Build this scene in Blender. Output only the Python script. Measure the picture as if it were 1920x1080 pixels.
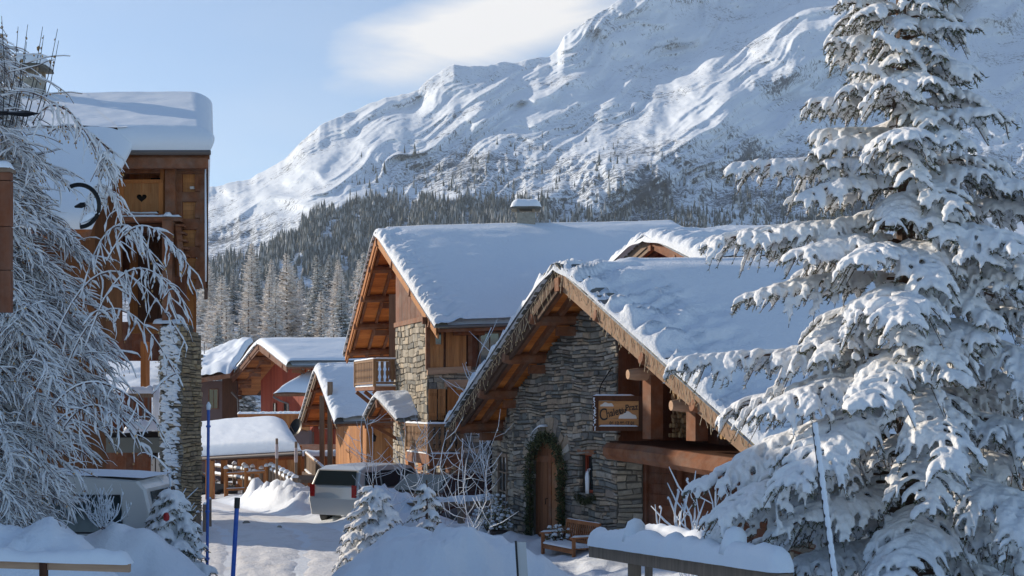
import bpy, math, random
import numpy as np
from mathutils import Vector, Matrix
for o in list(bpy.data.objects): bpy.data.objects.remove(o)
random.seed(7); rng = np.random.RandomState(11)
SC = bpy.context.scene; C = SC.collection
R_ = math.radians
# ---------------------------------------------------------------- camera, sky, sun
F, YH = 2400.0, 760.0                      # focal length in photo pixels, horizon row
cam = bpy.data.cameras.new('camera'); co = bpy.data.objects.new('camera', cam); C.objects.link(co)
cam.sensor_width = 36; cam.lens = F/1920*36; cam.shift_y = (YH-540)/1920
cam.clip_start = 0.1; cam.clip_end = 12000
co.location = (0, 0, 0); co.rotation_euler = (R_(90), 0, 0); SC.camera = co
SUN_AZ, SUN_EL = 61.0, 20.5                # degrees left of the view axis, elevation
az, el = R_(SUN_AZ), R_(SUN_EL)
sdir = Vector((-math.sin(az)*math.cos(el), math.cos(az)*math.cos(el), math.sin(el)))
w = bpy.data.worlds.new('World'); SC.world = w; w.use_nodes = True
nt = w.node_tree; N = nt.nodes; Lk = nt.links
N.clear()
def wn(t, **k):
    n = N.new(t)
    for a, b in k.items(): setattr(n, a, b)
    return n
out = wn('ShaderNodeOutputWorld'); bg = wn('ShaderNodeBackground'); sky = wn('ShaderNodeTexSky')
sky.sky_type = 'NISHITA'; sky.sun_disc = False; sky.sun_elevation = el; sky.sun_rotation = -az
sky.altitude = 1500; sky.air_density = 1.0; sky.dust_density = 0.4; sky.ozone_density = 2.2
bg.inputs['Strength'].default_value = 0.135
# clouds: by real sky direction (azimuth / elevation slopes)
tc = wn('ShaderNodeTexCoord'); sep = wn('ShaderNodeSeparateXYZ'); Lk.new(tc.outputs['Generated'], sep.inputs[0])
def mth(op, a, b=None, c=None, clamp=False):
    n = wn('ShaderNodeMath', operation=op); n.use_clamp = clamp
    for i, v in enumerate((a, b, c)):
        if v is None: continue
        if isinstance(v, (int, float)): n.inputs[i].default_value = v
        else: Lk.new(v, n.inputs[i])
    return n.outputs[0]
yy = mth('MAXIMUM', sep.outputs['Y'], 0.05)
u = mth('DIVIDE', sep.outputs['X'], yy); v = mth('DIVIDE', sep.outputs['Z'], yy)
cmb = wn('ShaderNodeCombineXYZ'); Lk.new(u, cmb.inputs[0]); Lk.new(v, cmb.inputs[1])
mp = wn('ShaderNodeMapping'); Lk.new(cmb.outputs[0], mp.inputs[0])
mp.inputs['Rotation'].default_value = (0, 0, R_(-14)); mp.inputs['Scale'].default_value = (4, 15, 1)
nz = wn('ShaderNodeTexNoise'); nz.inputs['Scale'].default_value = 1.3; nz.inputs['Detail'].default_value = 9; nz.inputs['Roughness'].default_value = .55
nz.inputs['Distortion'].default_value = .6
Lk.new(mp.outputs[0], nz.inputs['Vector'])
# cloud bank running up to the right above the ridge
def blob(cx, cy, rx, ry, ang, gain, soft):
    c_, s_ = math.cos(ang), math.sin(ang)
    du = mth('SUBTRACT', u, cx); dv = mth('SUBTRACT', v, cy)
    a = mth('DIVIDE', mth('ADD', mth('MULTIPLY', du, c_), mth('MULTIPLY', dv, s_)), rx)
    b = mth('DIVIDE', mth('SUBTRACT', mth('MULTIPLY', dv, c_), mth('MULTIPLY', du, s_)), ry)
    r = mth('SQRT', mth('ADD', mth('MULTIPLY', a, a), mth('MULTIPLY', b, b)))
    m = mth('ADD', mth('MULTIPLY', mth('SUBTRACT', 1.0, r), soft), mth('MULTIPLY', mth('SUBTRACT', nz.outputs['Fac'], .5), 1.1*soft))
    return mth('MULTIPLY', mth('SMOOTH_MIN', mth('MAXIMUM', m, 0.0), 1.0, .3), gain)
b1 = blob(-.005, .302, .15, .042, R_(17), .95, 1.7)
b2 = blob(-.09, .258, .055, .020, R_(8), .35, 1.2)
b3 = mth('ADD', blob(-.25, .20, .30, .05, R_(6), .10, 1.0), mth('MULTIPLY', mth('ADD', nz.outputs['Fac'], .1), .14))
b4 = blob(.5, .42, .5, .12, R_(14), .8, 1.2)
mask = mth('MINIMUM', mth('ADD', mth('ADD', b1, b2), b3), .95)
mask = mth('MULTIPLY', mask, mth('GREATER_THAN', sep.outputs['Y'], 0.05))
mixc = wn('ShaderNodeMix', data_type='RGBA'); Lk.new(mask, mixc.inputs[0])
Lk.new(sky.outputs[0], mixc.inputs[6]); mixc.inputs[7].default_value = (6.4, 6.2, 6.0, 1)
Lk.new(mixc.outputs[2], bg.inputs[0]); Lk.new(bg.outputs[0], out.inputs[0])
sl = bpy.data.lights.new('sun', 'SUN'); sl.energy = 4.9; sl.angle = R_(.5); sl.color = (1, .86, .68)
so = bpy.data.objects.new('sun', sl); C.objects.link(so); so.rotation_euler = sdir.to_track_quat('Z', 'Y').to_euler(); so.location = (-20, 5, 40)
SC.view_settings.view_transform = 'Standard'; SC.view_settings.look = 'None'; SC.view_settings.exposure = 0.33
SC.render.engine = 'CYCLES'
SC.cycles.max_bounces = 6; SC.cycles.diffuse_bounces = 4

# ---------------------------------------------------------------- helpers
def P(px, py, Y): return Vector(((px-960)/F*Y, Y, (YH-py)/F*Y))
def hsh(ix, iy, k=0):
    n = (ix.astype(np.int64)*374761393 + iy.astype(np.int64)*668265263 + k*1274126177) & 0xffffffff
    n = ((n ^ (n >> 13))*1274126177) & 0xffffffff
    return ((n ^ (n >> 16)) & 0xffff)/65535.0
def vn(x, y, k=0):
    x = np.asarray(x, float); y = np.asarray(y, float)
    ix = np.floor(x); iy = np.floor(y); fx = x-ix; fy = y-iy
    fx = fx*fx*fx*(fx*(fx*6-15)+10); fy = fy*fy*fy*(fy*(fy*6-15)+10)
    a = hsh(ix, iy, k); b = hsh(ix+1, iy, k); c = hsh(ix, iy+1, k); d = hsh(ix+1, iy+1, k)
    return (a*(1-fx)+b*fx)*(1-fy)+(c*(1-fx)+d*fx)*fy
def fbm(x, y, o=4, k=0, g=.5):
    s = 0; a = 1; t = 0
    for i in range(o):
        s = s + a*(vn(x, y, k+i)*2-1); t += a; a *= g
        x, y = x*1.6+y*1.2+3.1, y*1.6-x*1.2+7.7
    return s/t
def ridg(x, y, o=3, k=0, g=.5):
    s = 0; a = 1; t = 0
    for i in range(o):
        s = s + a*(1-np.abs(vn(x, y, k+i)*2-1)); t += a; a *= g; x = x*2.03+5.3; y = y*2.03+1.7
    return s/t
def sstep(a, b, x): t = np.clip((x-a)/(b-a), 0, 1); return t*t*(3-2*t)

def root_of(o):
    while o.parent: o = o.parent
    return o
class MB:
    def __init__(s): s.v = []; s.f = []; s.smooth = False
    def hexa(s, p):
        b = len(s.v); s.v += [tuple(q) for q in p]
        s.f += [(b, b+3, b+2, b+1), (b+4, b+5, b+6, b+7), (b, b+1, b+5, b+4), (b+1, b+2, b+6, b+5), (b+2, b+3, b+7, b+6), (b+3, b, b+4, b+7)]
    def box(s, fr, x0, x1, y0, y1, z0, z1):
        s.hexa([fr(x0, y0, z0), fr(x1, y0, z0), fr(x1, y1, z0), fr(x0, y1, z0), fr(x0, y0, z1), fr(x1, y0, z1), fr(x1, y1, z1), fr(x0, y1, z1)])
    def beam(s, a, b, w, h, up=Vector((0, 0, 1)), drop=0):
        d = (b-a).normalized(); x = d.cross(up).normalized(); z = x.cross(d).normalized()
        a = a-z*drop; b = b-z*drop
        s.hexa([a-x*w/2-z*h/2, a+x*w/2-z*h/2, b+x*w/2-z*h/2, b-x*w/2-z*h/2, a-x*w/2+z*h/2, a+x*w/2+z*h/2, b+x*w/2+z*h/2, b-x*w/2+z*h/2])
    def tube(s, pts, rad, n=6, squash=1.0, cap=True, roll=0):
        b = len(s.v); m = len(pts)
        for i, p in enumerate(pts):
            d = (pts[min(i+1, m-1)]-pts[max(i-1, 0)])
            if d.length < 1e-9: d = Vector((0, 0, 1))
            d.normalize(); up = Vector((0, 0, 1)) if abs(d.z) < .95 else Vector((1, 0, 0))
            x = d.cross(up).normalized(); z = x.cross(d)
            r = rad[i] if hasattr(rad, '__len__') else rad
            for k in range(n):
                t = 2*math.pi*k/n+roll
                q = p+x*(math.cos(t)*r)+z*(math.sin(t)*r*squash); s.v.append((q.x, q.y, q.z))
        for i in range(m-1):
            for k in range(n):
                k2 = (k+1) % n; s.f.append((b+i*n+k, b+i*n+k2, b+(i+1)*n+k2, b+(i+1)*n+k))
        if cap: s.f.append(tuple(b+k for k in range(n))[::-1]); s.f.append(tuple(b+(m-1)*n+k for k in range(n)))
    def grid(s, A):
        n, m = A.shape[:2]; b = len(s.v)
        s.v += [tuple(q) for q in A.reshape(-1, 3).tolist()]
        idx = (np.arange(n*m).reshape(n, m)+b)
        q = np.stack([idx[:-1, :-1], idx[:-1, 1:], idx[1:, 1:], idx[1:, :-1]], -1).reshape(-1, 4)
        s.f += [tuple(t) for t in q.tolist()]
    def poly(s, pts): b = len(s.v); s.v += [tuple(q) for q in pts]; s.f.append(tuple(range(b, b+len(pts))))
    def prism(s, pts, off):
        n = len(pts); b = len(s.v); s.v += [tuple(q) for q in pts]+[tuple(q+off) for q in pts]
        s.f.append(tuple(range(b, b+n))); s.f.append(tuple(range(b+2*n-1, b+n-1, -1)))
        for i in range(n): j = (i+1) % n; s.f.append((b+i, b+n+i, b+n+j, b+j))
    def lathe(s, c, prof, n=16):
        b = len(s.v)
        for r, z in prof:
            for k in range(n): t = 2*math.pi*k/n; s.v.append((c.x+r*math.cos(t), c.y+r*math.sin(t), c.z+z))
        for i in range(len(prof)-1):
            for k in range(n): k2 = (k+1) % n; s.f.append((b+i*n+k, b+i*n+k2, b+(i+1)*n+k2, b+(i+1)*n+k))
    def build(s, name, mat, parent=None, smooth=False, label=None, kind=None):
        me = bpy.data.meshes.new(name); V = np.array(s.v, float).reshape(-1, 3)
        if parent is not None: V = V-np.array(root_of(parent).location)
        me.from_pydata(V.tolist(), [], s.f); me.materials.append(mat)
        if smooth: me.polygons.foreach_set('use_smooth', [True]*len(me.polygons))
        me.update(); o = bpy.data.objects.new(name, me); C.objects.link(o)
        if parent is not None: o.parent = parent
        if label: o['label'] = label
        if kind: o['kind'] = kind
        return o
def thing(name, label, cat, loc, group=None):
    o = bpy.data.objects.new(name, None); C.objects.link(o); o.location = loc; o.empty_display_size = .2
    o['label'] = label; o['category'] = cat
    if group: o['group'] = group
    return o
def tag(o, label, cat, group=None):
    o['label'] = label; o['category'] = cat
    if group: o['group'] = group
    return o
def Fr(o, d):
    """frame: x along horizontal direction d, y = outward (to the right-hand side of d), z up"""
    o = Vector(o); d = Vector((d[0], d[1], 0)).normalized(); n = Vector((d.y, -d.x, 0))
    return lambda x, y, z: Vector((o.x+d.x*x+n.x*y, o.y+d.y*x+n.y*y, z))

# ---------------------------------------------------------------- materials
def mat(name, build):
    m = bpy.data.materials.new(name); m.use_nodes = True; t = m.node_tree; t.nodes.clear()
    o = t.nodes.new('ShaderNodeOutputMaterial'); b = t.nodes.new('ShaderNodeBsdfPrincipled'); t.links.new(b.outputs[0], o.inputs[0])
    build(t, b); return m
def nd(t, ty, **k):
    n = t.nodes.new(ty)
    for a, b in k.items():
        if a.startswith('i_'): n.inputs[a[2:].replace('_', ' ')].default_value = b
        else: setattr(n, a, b)
    return n
def ramp(t, fac, stops):
    r = t.nodes.new('ShaderNodeValToRGB'); t.links.new(fac, r.inputs[0]); e = r.color_ramp.elements
    while len(e) < len(stops): e.new(.5)
    for i, (p, c) in enumerate(stops): e[i].position = p; e[i].color = (*c, 1) if len(c) == 3 else c
    return r.outputs[0]
def coord(t, scale=(1, 1, 1), rot=(0, 0, 0)):
    c = t.nodes.new('ShaderNodeTexCoord'); m = t.nodes.new('ShaderNodeMapping'); t.links.new(c.outputs['Object'], m.inputs[0])
    m.inputs['Scale'].default_value = scale; m.inputs['Rotation'].default_value = rot; return m.outputs[0]
def noise(t, vec, s, d=4, r=.55, dist=0):
    n = nd(t, 'ShaderNodeTexNoise'); n.inputs['Scale'].default_value = s; n.inputs['Detail'].default_value = d; n.inputs['Roughness'].default_value = r
    n.inputs['Distortion'].default_value = dist; t.links.new(vec, n.inputs['Vector']); return n.outputs['Fac']
def mixc_(t, f, a, b, mode='MIX'):
    n = nd(t, 'ShaderNodeMix', data_type='RGBA', blend_type=mode)
    for i, x in ((0, f), (6, a), (7, b)):
        if isinstance(x, tuple): n.inputs[i].default_value = (*x, 1)
        elif isinstance(x, (int, float)): n.inputs[i].default_value = x
        else: t.links.new(x, n.inputs[i])
    return n.outputs[2]
def mt(t, op, a, b=0.0, clamp=False):
    n = nd(t, 'ShaderNodeMath', operation=op); n.use_clamp = clamp
    for i, x in ((0, a), (1, b)):
        if isinstance(x, (int, float)): n.inputs[i].default_value = x
        else: t.links.new(x, n.inputs[i])
    return n.outputs[0]
def bump(t, b, h, s, d, prev=None):
    n = nd(t, 'ShaderNodeBump'); n.inputs['Strength'].default_value = s; n.inputs['Distance'].default_value = d
    t.links.new(h, n.inputs['Height'])
    if prev: t.links.new(prev, n.inputs['Normal'])
    t.links.new(n.outputs[0], b.inputs['Normal']); return n.outputs[0]
def snow_m(name, col=(.80, .855, .92), fine=60, fd=.006, coarse=6, cd=.03, dirt=0):
    def f(t, b):
        c = coord(t); h1 = noise(t, c, fine, 3, .7); h2 = noise(t, c, coarse, 5, .6)
        base = mixc_(t, h2, tuple(x*.96 for x in col), col)
        if dirt:
            m = ramp(t, noise(t, c, 1.7, 8, .75), [(.52, (0, 0, 0)), (.72, (dirt,)*3)])
            base = mixc_(t, m, base, (.50, .46, .41))
        t.links.new(base, b.inputs['Base Color']); b.inputs['Roughness'].default_value = .62
        b.inputs['Specular IOR Level'].default_value = .25
        p = bump(t, b, h2, .6, cd); bump(t, b, h1, .6, fd, p)
    return mat(name, f)
def wood_m(name, dark, light, grain=(1, 1, .08), sc=14, rough=.75, wear=.0, wearcol=(.3, .27, .23), var=.5):
    def f(t, b):
        c = coord(t, grain); g = noise(t, c, sc, 6, .65, .4)
        isl = nd(t, 'ShaderNodeNewGeometry').outputs['Random Per Island']
        fac = mt(t, 'ADD', mt(t, 'MULTIPLY', g, 1-var*.5), mt(t, 'MULTIPLY', mt(t, 'SUBTRACT', isl, .3), var*.6), True)
        col = ramp(t, fac, [(.2, dark), (.75, light)])
        if wear:
            c2 = coord(t); m = ramp(t, noise(t, c2, 2.5, 6, .7), [(.42, (0, 0, 0)), (.7, (wear,)*3)]); col = mixc_(t, m, col, wearcol)
        t.links.new(col, b.inputs['Base Color']); b.inputs['Roughness'].default_value = rough; b.inputs['Specular IOR Level'].default_value = .3
        bump(t, b, g, .5, .006)
    return mat(name, f)
def stone_m(name, cols, sc=9, frost=0.0):
    def f(t, b):
        isl = nd(t, 'ShaderNodeNewGeometry').outputs['Random Per Island']
        n_ = len(cols); r = ramp(t, isl, [(i/n_, c_) for i, c_ in enumerate(cols)])
        r_node = t.nodes[-1]
        for nn in t.nodes:
            if nn.type == 'VALTORGB': nn.color_ramp.interpolation = 'CONSTANT'
        c = coord(t); g = noise(t, c, sc, 8, .7); g2 = noise(t, c, sc*5, 4, .7)
        col = mixc_(t, .75, r, ramp(t, g, [(.25, (.4, .4, .4)), (.7, (1.2, 1.15, 1.1))]), 'MULTIPLY')
        if frost:
            col = mixc_(t, ramp(t, g2, [(.55, (0, 0, 0)), (.62, (frost,)*3)]), col, (.8, .82, .85))
        t.links.new(col, b.inputs['Base Color']); b.inputs['Roughness'].default_value = .85
        p = bump(t, b, g, .7, .03); bump(t, b, g2, .5, .008, p)
    return mat(name, f)
def plain_m(name, col, rough=.5, metal=0, spec=.5, var=0, sc=8, coat=0):
    def f(t, b):
        if var:
            c = coord(t); g = noise(t, c, sc, 5, .6)
            t.links.new(mixc_(t, g, tuple(x*(1-var) for x in col), tuple(min(1, x*(1+var)) for x in col)), b.inputs['Base Color'])
        else: b.inputs['Base Color'].default_value = (*col, 1)
        b.inputs['Roughness'].default_value = rough; b.inputs['Metallic'].default_value = metal; b.inputs['Specular IOR Level'].default_value = spec
        b.inputs['Coat Weight'].default_value = coat
    return mat(name, f)
SNOW = snow_m('snow_roof', fine=55, fd=.004, coarse=2.5, cd=.03)
SNOWR = snow_m('snow_rough', fine=28, fd=.02, coarse=7, cd=.05)
SNOWT = snow_m('snow_on_tree', (.85, .865, .885), fine=38, fd=.014, coarse=15, cd=.035)
SNOWG = snow_m('snow_ground', fine=22, fd=.015, coarse=2.2, cd=.08)
SNOWRD = snow_m('snow_packed', (.80, .81, .83), fine=14, fd=.03, coarse=3, cd=.09, dirt=.55)
W_OR = wood_m('wood_orange', (.24, .078, .022), (.56, .23, .07))
W_OR2 = wood_m('wood_honey', (.26, .10, .032), (.64, .30, .11), wear=.25, wearcol=(.26, .17, .10))
W_SOF = wood_m('wood_soffit', (.40, .11, .022), (.80, .30, .075), grain=(.15, .6, 1), var=.6)
W_DK = wood_m('wood_dark', (.035, .014, .007), (.13, .05, .022))
W_BEAM = wood_m('wood_beam', (.09, .030, .014), (.34, .13, .055), grain=(.4, .4, .4), sc=9, wear=.5, wearcol=(.24, .19, .15))
W_TOW = wood_m('wood_tower', (.085, .036, .016), (.25, .11, .048))
W_RED = wood_m('wood_redbrown', (.075, .024, .012), (.23, .078, .034), wear=.25)
W_GREY = wood_m('wood_weathered', (.12, .085, .060), (.34, .25, .18))
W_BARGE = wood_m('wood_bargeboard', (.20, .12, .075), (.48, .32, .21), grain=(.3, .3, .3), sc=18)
W_BARGE_SHADE = wood_m('wood_bargeboard_shaded', (.045, .024, .015), (.13, .075, .050), grain=(.3, .3, .3), sc=18)  # left bargeboards: same wood with the shade put into its colour
W_LINT = wood_m('wood_lintel', (.34, .20, .12), (.62, .42, .28), grain=(.15, .15, 1), sc=12)
W_REDP = wood_m('wood_painted_red', (.20, .030, .014), (.42, .075, .035))
W_BALC = wood_m('wood_balcony', (.13, .070, .035), (.34, .20, .105), grain=(1, 1, .1))
W_LOG = wood_m('log_ends', (.20, .11, .05), (.62, .42, .22), grain=(1, 1, 1), sc=25, var=.9)
STONE = stone_m('stone_schist', [(.25, .245, .22), (.36, .345, .31), (.13, .137, .135), (.42, .35, .27), (.27, .275, .25), (.42, .405, .375), (.18, .178, .17), (.44, .39, .32), (.27, .24, .21), (.20, .22, .22), (.33, .27, .21)])
STONEW = stone_m('stone_warm', [(.35, .32, .26), (.45, .41, .34), (.23, .215, .18), (.48, .41, .31), (.37, .355, .31), (.28, .25, .20), (.19, .19, .175)])
SLATE = stone_m('slate_lauze', [(.11, .12, .11), (.19, .20, .19), (.15, .15, .13), (.26, .25, .19), (.13, .14, .15)])
MORT = plain_m('mortar', (.10, .09, .075), .95, var=.3)
RENDER = plain_m('render_plum', (.13, .085, .080), .9, var=.15, sc=3)
IRON = plain_m('black_iron', (.012, .012, .013), .45, .6)
GLASS = plain_m('window_glass', (.02, .035, .04), .06, 0, .9)
ZINC = plain_m('zinc_gutter', (.16, .14, .13), .5, .6)
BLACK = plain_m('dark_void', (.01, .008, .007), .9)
# needles, bark
NEED = mat('needles', lambda t, b: (t.links.new(ramp(t, nd(t, 'ShaderNodeNewGeometry').outputs['Random Per Island'], [(0, (.03, .045, .02)), (.4, (.075, .09, .04)), (.65, (.16, .16, .09)), (.85, (.5, .5, .48)), (1, (.7, .7, .7))]), b.inputs['Base Color']), b.inputs['Roughness'].__setattr__('default_value', .7)))
NEEDG = mat('garland_needles', lambda t, b: (t.links.new(ramp(t, nd(t, 'ShaderNodeNewGeometry').outputs['Random Per Island'], [(0, (.02, .035, .015)), (.6, (.055, .075, .028)), (1, (.13, .13, .05))]), b.inputs['Base Color']), b.inputs['Roughness'].__setattr__('default_value', .7)))
BARK = wood_m('bark', (.05, .03, .02), (.15, .09, .06), grain=(1, 1, .3), sc=20)
TWIG = wood_m('twig_brown', (.06, .025, .02), (.16, .08, .06), grain=(1, 1, 1), sc=20)

# ---------------------------------------------------------------- ground
ROAD = [(-4.3, 20.2), (-4.35, 22.5), (-5.7, 30), (-8.2, 38), (-11.3, 47), (-16.5, 60), (-27, 74), (-48, 84)]
ROADW = [1.0, 1.4, 1.9, 2.0, 1.7, 2.2, 3.2, 3.2]
def road_d(x, y):
    best = np.full(np.shape(x), 1e9); bw = np.full(np.shape(x), 2.0)
    for i in range(len(ROAD)-1):
        ax, ay = ROAD[i]; bx, by = ROAD[i+1]; dx, dy = bx-ax, by-ay
        t = np.clip(((x-ax)*dx+(y-ay)*dy)/(dx*dx+dy*dy), 0, 1)
        d = np.hypot(x-ax-t*dx, y-ay-t*dy); m = d < best
        best = np.where(m, d, best); bw = np.where(m, ROADW[i]*(1-t)+ROADW[i+1]*t, bw)
    return best, bw
def gbase(y):
    return np.interp(y, [-40, 2, 8, 14, 18, 22, 32, 36, 45, 66, 80, 100, 125, 170, 260], [-2.4, -2.4, -2.4, -2.55, -2.8, -3.05, -3.12, -3.35, -3.8, -4.7, -5.3, -6.2, -5.2, 6, 19])
def bmp(x, y, cx, cy, rx, ry, h, ang=0, p=2.0):
    c_, s_ = math.cos(ang), math.sin(ang); a = ((x-cx)*c_+(y-cy)*s_)/rx; b = (-(x-cx)*s_+(y-cy)*c_)/ry
    return h*np.exp(-(a*a+b*b)**(p/2))
def ground(x, y):
    x = np.asarray(x, float); y = np.asarray(y, float)
    z = gbase(y)
    d, hw = road_d(x, y); off = sstep(0, 1.1, d-hw)
    lum = fbm(x*1.3, y*1.3, 3, 5)*.16+fbm(x*.4, y*.4, 2, 9)*.2+.18
    e = lum*sstep(4, 10, y)
    fl = fbm(x*2.1, y*2.1, 4, 33)
    bank = bmp(x, y, -5.0, 13.0, 1.05, 1.0, 1.16, .1, 3)+bmp(x, y, -4.2, 12.4, .5, .7, .40, 0, 2.6)+bmp(x, y, -8.5, 15, 2.2, 2, .9)
    bank = bank+bmp(x, y, -5.7, 17.2, 1.5, .8, 1.0, 0, 3)+bmp(x, y, -4.6, 16.6, .8, 1.0, .22)+bmp(x, y, -5.4, 19.3, .5, 1.0, .4)
    bank = bank+bmp(x, y, -.9, 17.3, 1.45, 1.8, .93, .1, 3.4)+bmp(x, y, -.8, 16.2, .42, .6, .20)+bmp(x, y, -2.0, 17.4, .5, .8, .18)+bmp(x, y, .5, 16.4, .7, 1.0, .16)
    bank = bank+bmp(x, y, 1.15, 15.5, .45, .6, .30)
    e = e*(1-np.clip(bank, 0, .8))+bank*(1+.30*fl)
    e = e+bmp(x, y, -7.7, 28.5, 1.0, 3.0, .55, .25)                     # beside the stone pillar
    lump = 1+.55*fbm(x*1.7, y*1.7, 3, 3)+.45*(ridg(x*2.2, y*2.2, 2, 6)-.6)
    e = e+(bmp(x, y, -9.9, 50.0, .7, 1.8, 1.0, .2, 3)+bmp(x, y, -8.6, 47.5, 1.3, 1.4, .8, .3, 3)+bmp(x, y, -7.0, 45.5, 1.3, 1.3, .6, .3)+bmp(x, y, -10.9, 53, .7, 1.8, .9))*lump
    e = e+bmp(x, y, -3.6, 33.6, 1.2, 1.1, .95)*lump
    e = e+bmp(x, y, -3.9, 31.0, .6, .9, .62)+bmp(x, y, -2.7, 28.0, .9, 1.5, .35)
    e = e+bmp(x, y, 5, 9, 6, 4, .25)
    z = z+e*off
    z = z+(.03*fbm(x*4, y*4, 3, 21)+.10*np.clip(ridg(x*1.9+.6*fbm(x, y, 2, 4), y*1.9, 3, 24)-.62, -.12, .4)*sstep(4, 9, y)*sstep(70, 40, y))*off
    return z
def gz(x, y): return float(ground(np.array([x]), np.array([y]))[0])
mb = MB()
ys = np.concatenate([np.linspace(-30, 8, 14), 8+np.cumsum(np.linspace(.045, .75, 480))]); ys = ys[ys < 165]
na = 620; aa = np.linspace(-1.35, 1.35, na)
Yg, Ag = np.meshgrid(ys, aa, indexing='ij')
Xg = np.sinh(Ag*2.2)/np.sinh(1.35*2.2)*(np.maximum(Yg, 6)*1.3+30)
G = np.stack([Xg, Yg, ground(Xg, Yg)], -1); mb.grid(G)
g_o = mb.build('ground', SNOWG, smooth=True, kind='structure')
mb = MB()
pts = []
for i in range(len(ROAD)-1):
    for k in range(24):
        t = k/24; pts.append((ROAD[i][0]*(1-t)+ROAD[i+1][0]*t, ROAD[i][1]*(1-t)+ROAD[i+1][1]*t, ROADW[i]*(1-t)+ROADW[i+1]*t))
pts = np.array(pts); ker = np.ones(9)/9
sm = np.stack([np.convolve(np.pad(pts[:, k], 4, 'edge'), ker, 'valid') for k in range(3)], -1)
tg = np.gradient(sm[:, :2], axis=0); tg /= np.linalg.norm(tg, axis=1)[:, None]; nr = np.stack([tg[:, 1], -tg[:, 0]], -1)
A = []
for k in np.linspace(-1, 1, 41):
    q = sm[:, :2]+nr*(sm[:, 2]*k*.97)[:, None]
    z = gbase(q[:, 1])+.012+.045*np.clip(fbm(q[:, 0]*4, q[:, 1]*2.2, 4, 31), -1, 1)*(1-abs(k)**3)-.045*math.exp(-((abs(k)-.45)/.1)**2)+.03*(1-abs(k))
    A.append(np.stack([q[:, 0], q[:, 1], z], -1))
mb.grid(np.array(A)[::-1]); mb.build('road', SNOWRD, smooth=True, kind='structure')

# ---------------------------------------------------------------- mountain
Spx = [-1500, -600, 0, 300, 390, 440, 470, 500, 540, 565, 600, 640, 690, 725, 760, 783, 800, 850, 875, 905, 960, 1030, 1045, 1058, 1080, 1100, 1130, 1165, 1260, 1450, 1700, 2000, 2600, 3600]
Spy = [560, 520, 440, 378, 352, 342, 334, 318, 292, 268, 236, 219, 196, 181, 177, 172, 150, 122, 125, 122, 116, 107, 92, 66, 54, 38, 20, -5, -50, -110, -190, -260, -300, -260]
def mpos(px, v):
    """point of the mountain flank: px = bearing, v = 0 foot .. 1 crest; plus its photo row for masks"""
    S = np.interp(px, Spx, Spy)+4*fbm(px/23, px*0+3, 3, 2)
    top = np.clip(v, 0, 1)
    S2 = np.interp(px, [-1500, -600, 0, 300, 420, 600, 850, 1250, 2000, 2600, 3600], [560, 520, 440, 385, 350, 245, 140, 0, -240, -300, -260])
    S = S2+(S-S2)*sstep(.8, 1.0, top)
    py = 585+(S-585)*top
    dep = 900+1050*top**1.1+np.interp(px, [-1500, 0, 500, 900, 2000, 3600], [-500, -330, -140, 0, 900, 1500])*top
    a, b = px/100, py/100
    al = a*.84-b*.54; ac = a*.54+b*.84
    wob = fbm(al*.45, ac*.5, 3, 41)*.8
    f = (ridg((ac+wob)*.75, al*.17, 2, 51)-.55)*80+fbm(al*.9, ac*1.3, 3, 57)*55+(ridg((ac+wob*1.4)*2.3, al*.40+9, 2, 55)-.55)*46+(ridg((ac+wob*1.2)*5.2, al*.9+2, 3, 61)-.55)*20+fbm(a*6, b*8, 3, 71)*4
    q = ((px-1600)*.55+(py-10)*.83)/100; f2 = np.exp(-(q/.8)**2)*sstep(950, 1350, px)*110
    f3 = -90*np.exp(-((q+1.4)/.8)**2)*sstep(1000, 1400, px)
    ap = sstep(225, 330, py)*sstep(560, 900, px)+sstep(380, 440, py)*(1-sstep(560, 900, px))
    rough = (ridg(a*3.2+wob, b*1.6, 5, 81, .6)-.5)*34*ap
    fade = 1-.6*sstep(.93, 1.0, top)
    foot = sstep(0, .12, top)
    dep = dep-(f+f2+f3+rough)*fade*foot*dep/1500
    z = (YH-py)/F*dep
    x = (px-960)/F*dep
    return x, dep, z, py, ap
nu, nvv = 900, 430
U, V = np.meshgrid(np.linspace(-900, 2900, nu), np.linspace(0, 1, nvv), indexing='ij')
U = np.where(True, U, U)
# denser columns where the frame is
uu = np.interp(np.linspace(0, 1, nu), [0, .07, .93, 1], [-500, 250, 2000, 2500]); U = np.repeat(uu[:, None], nvv, 1)
X, Y, Z, PY, AP = mpos(U, V)
M = np.stack([X, Y, Z], -1)
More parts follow.
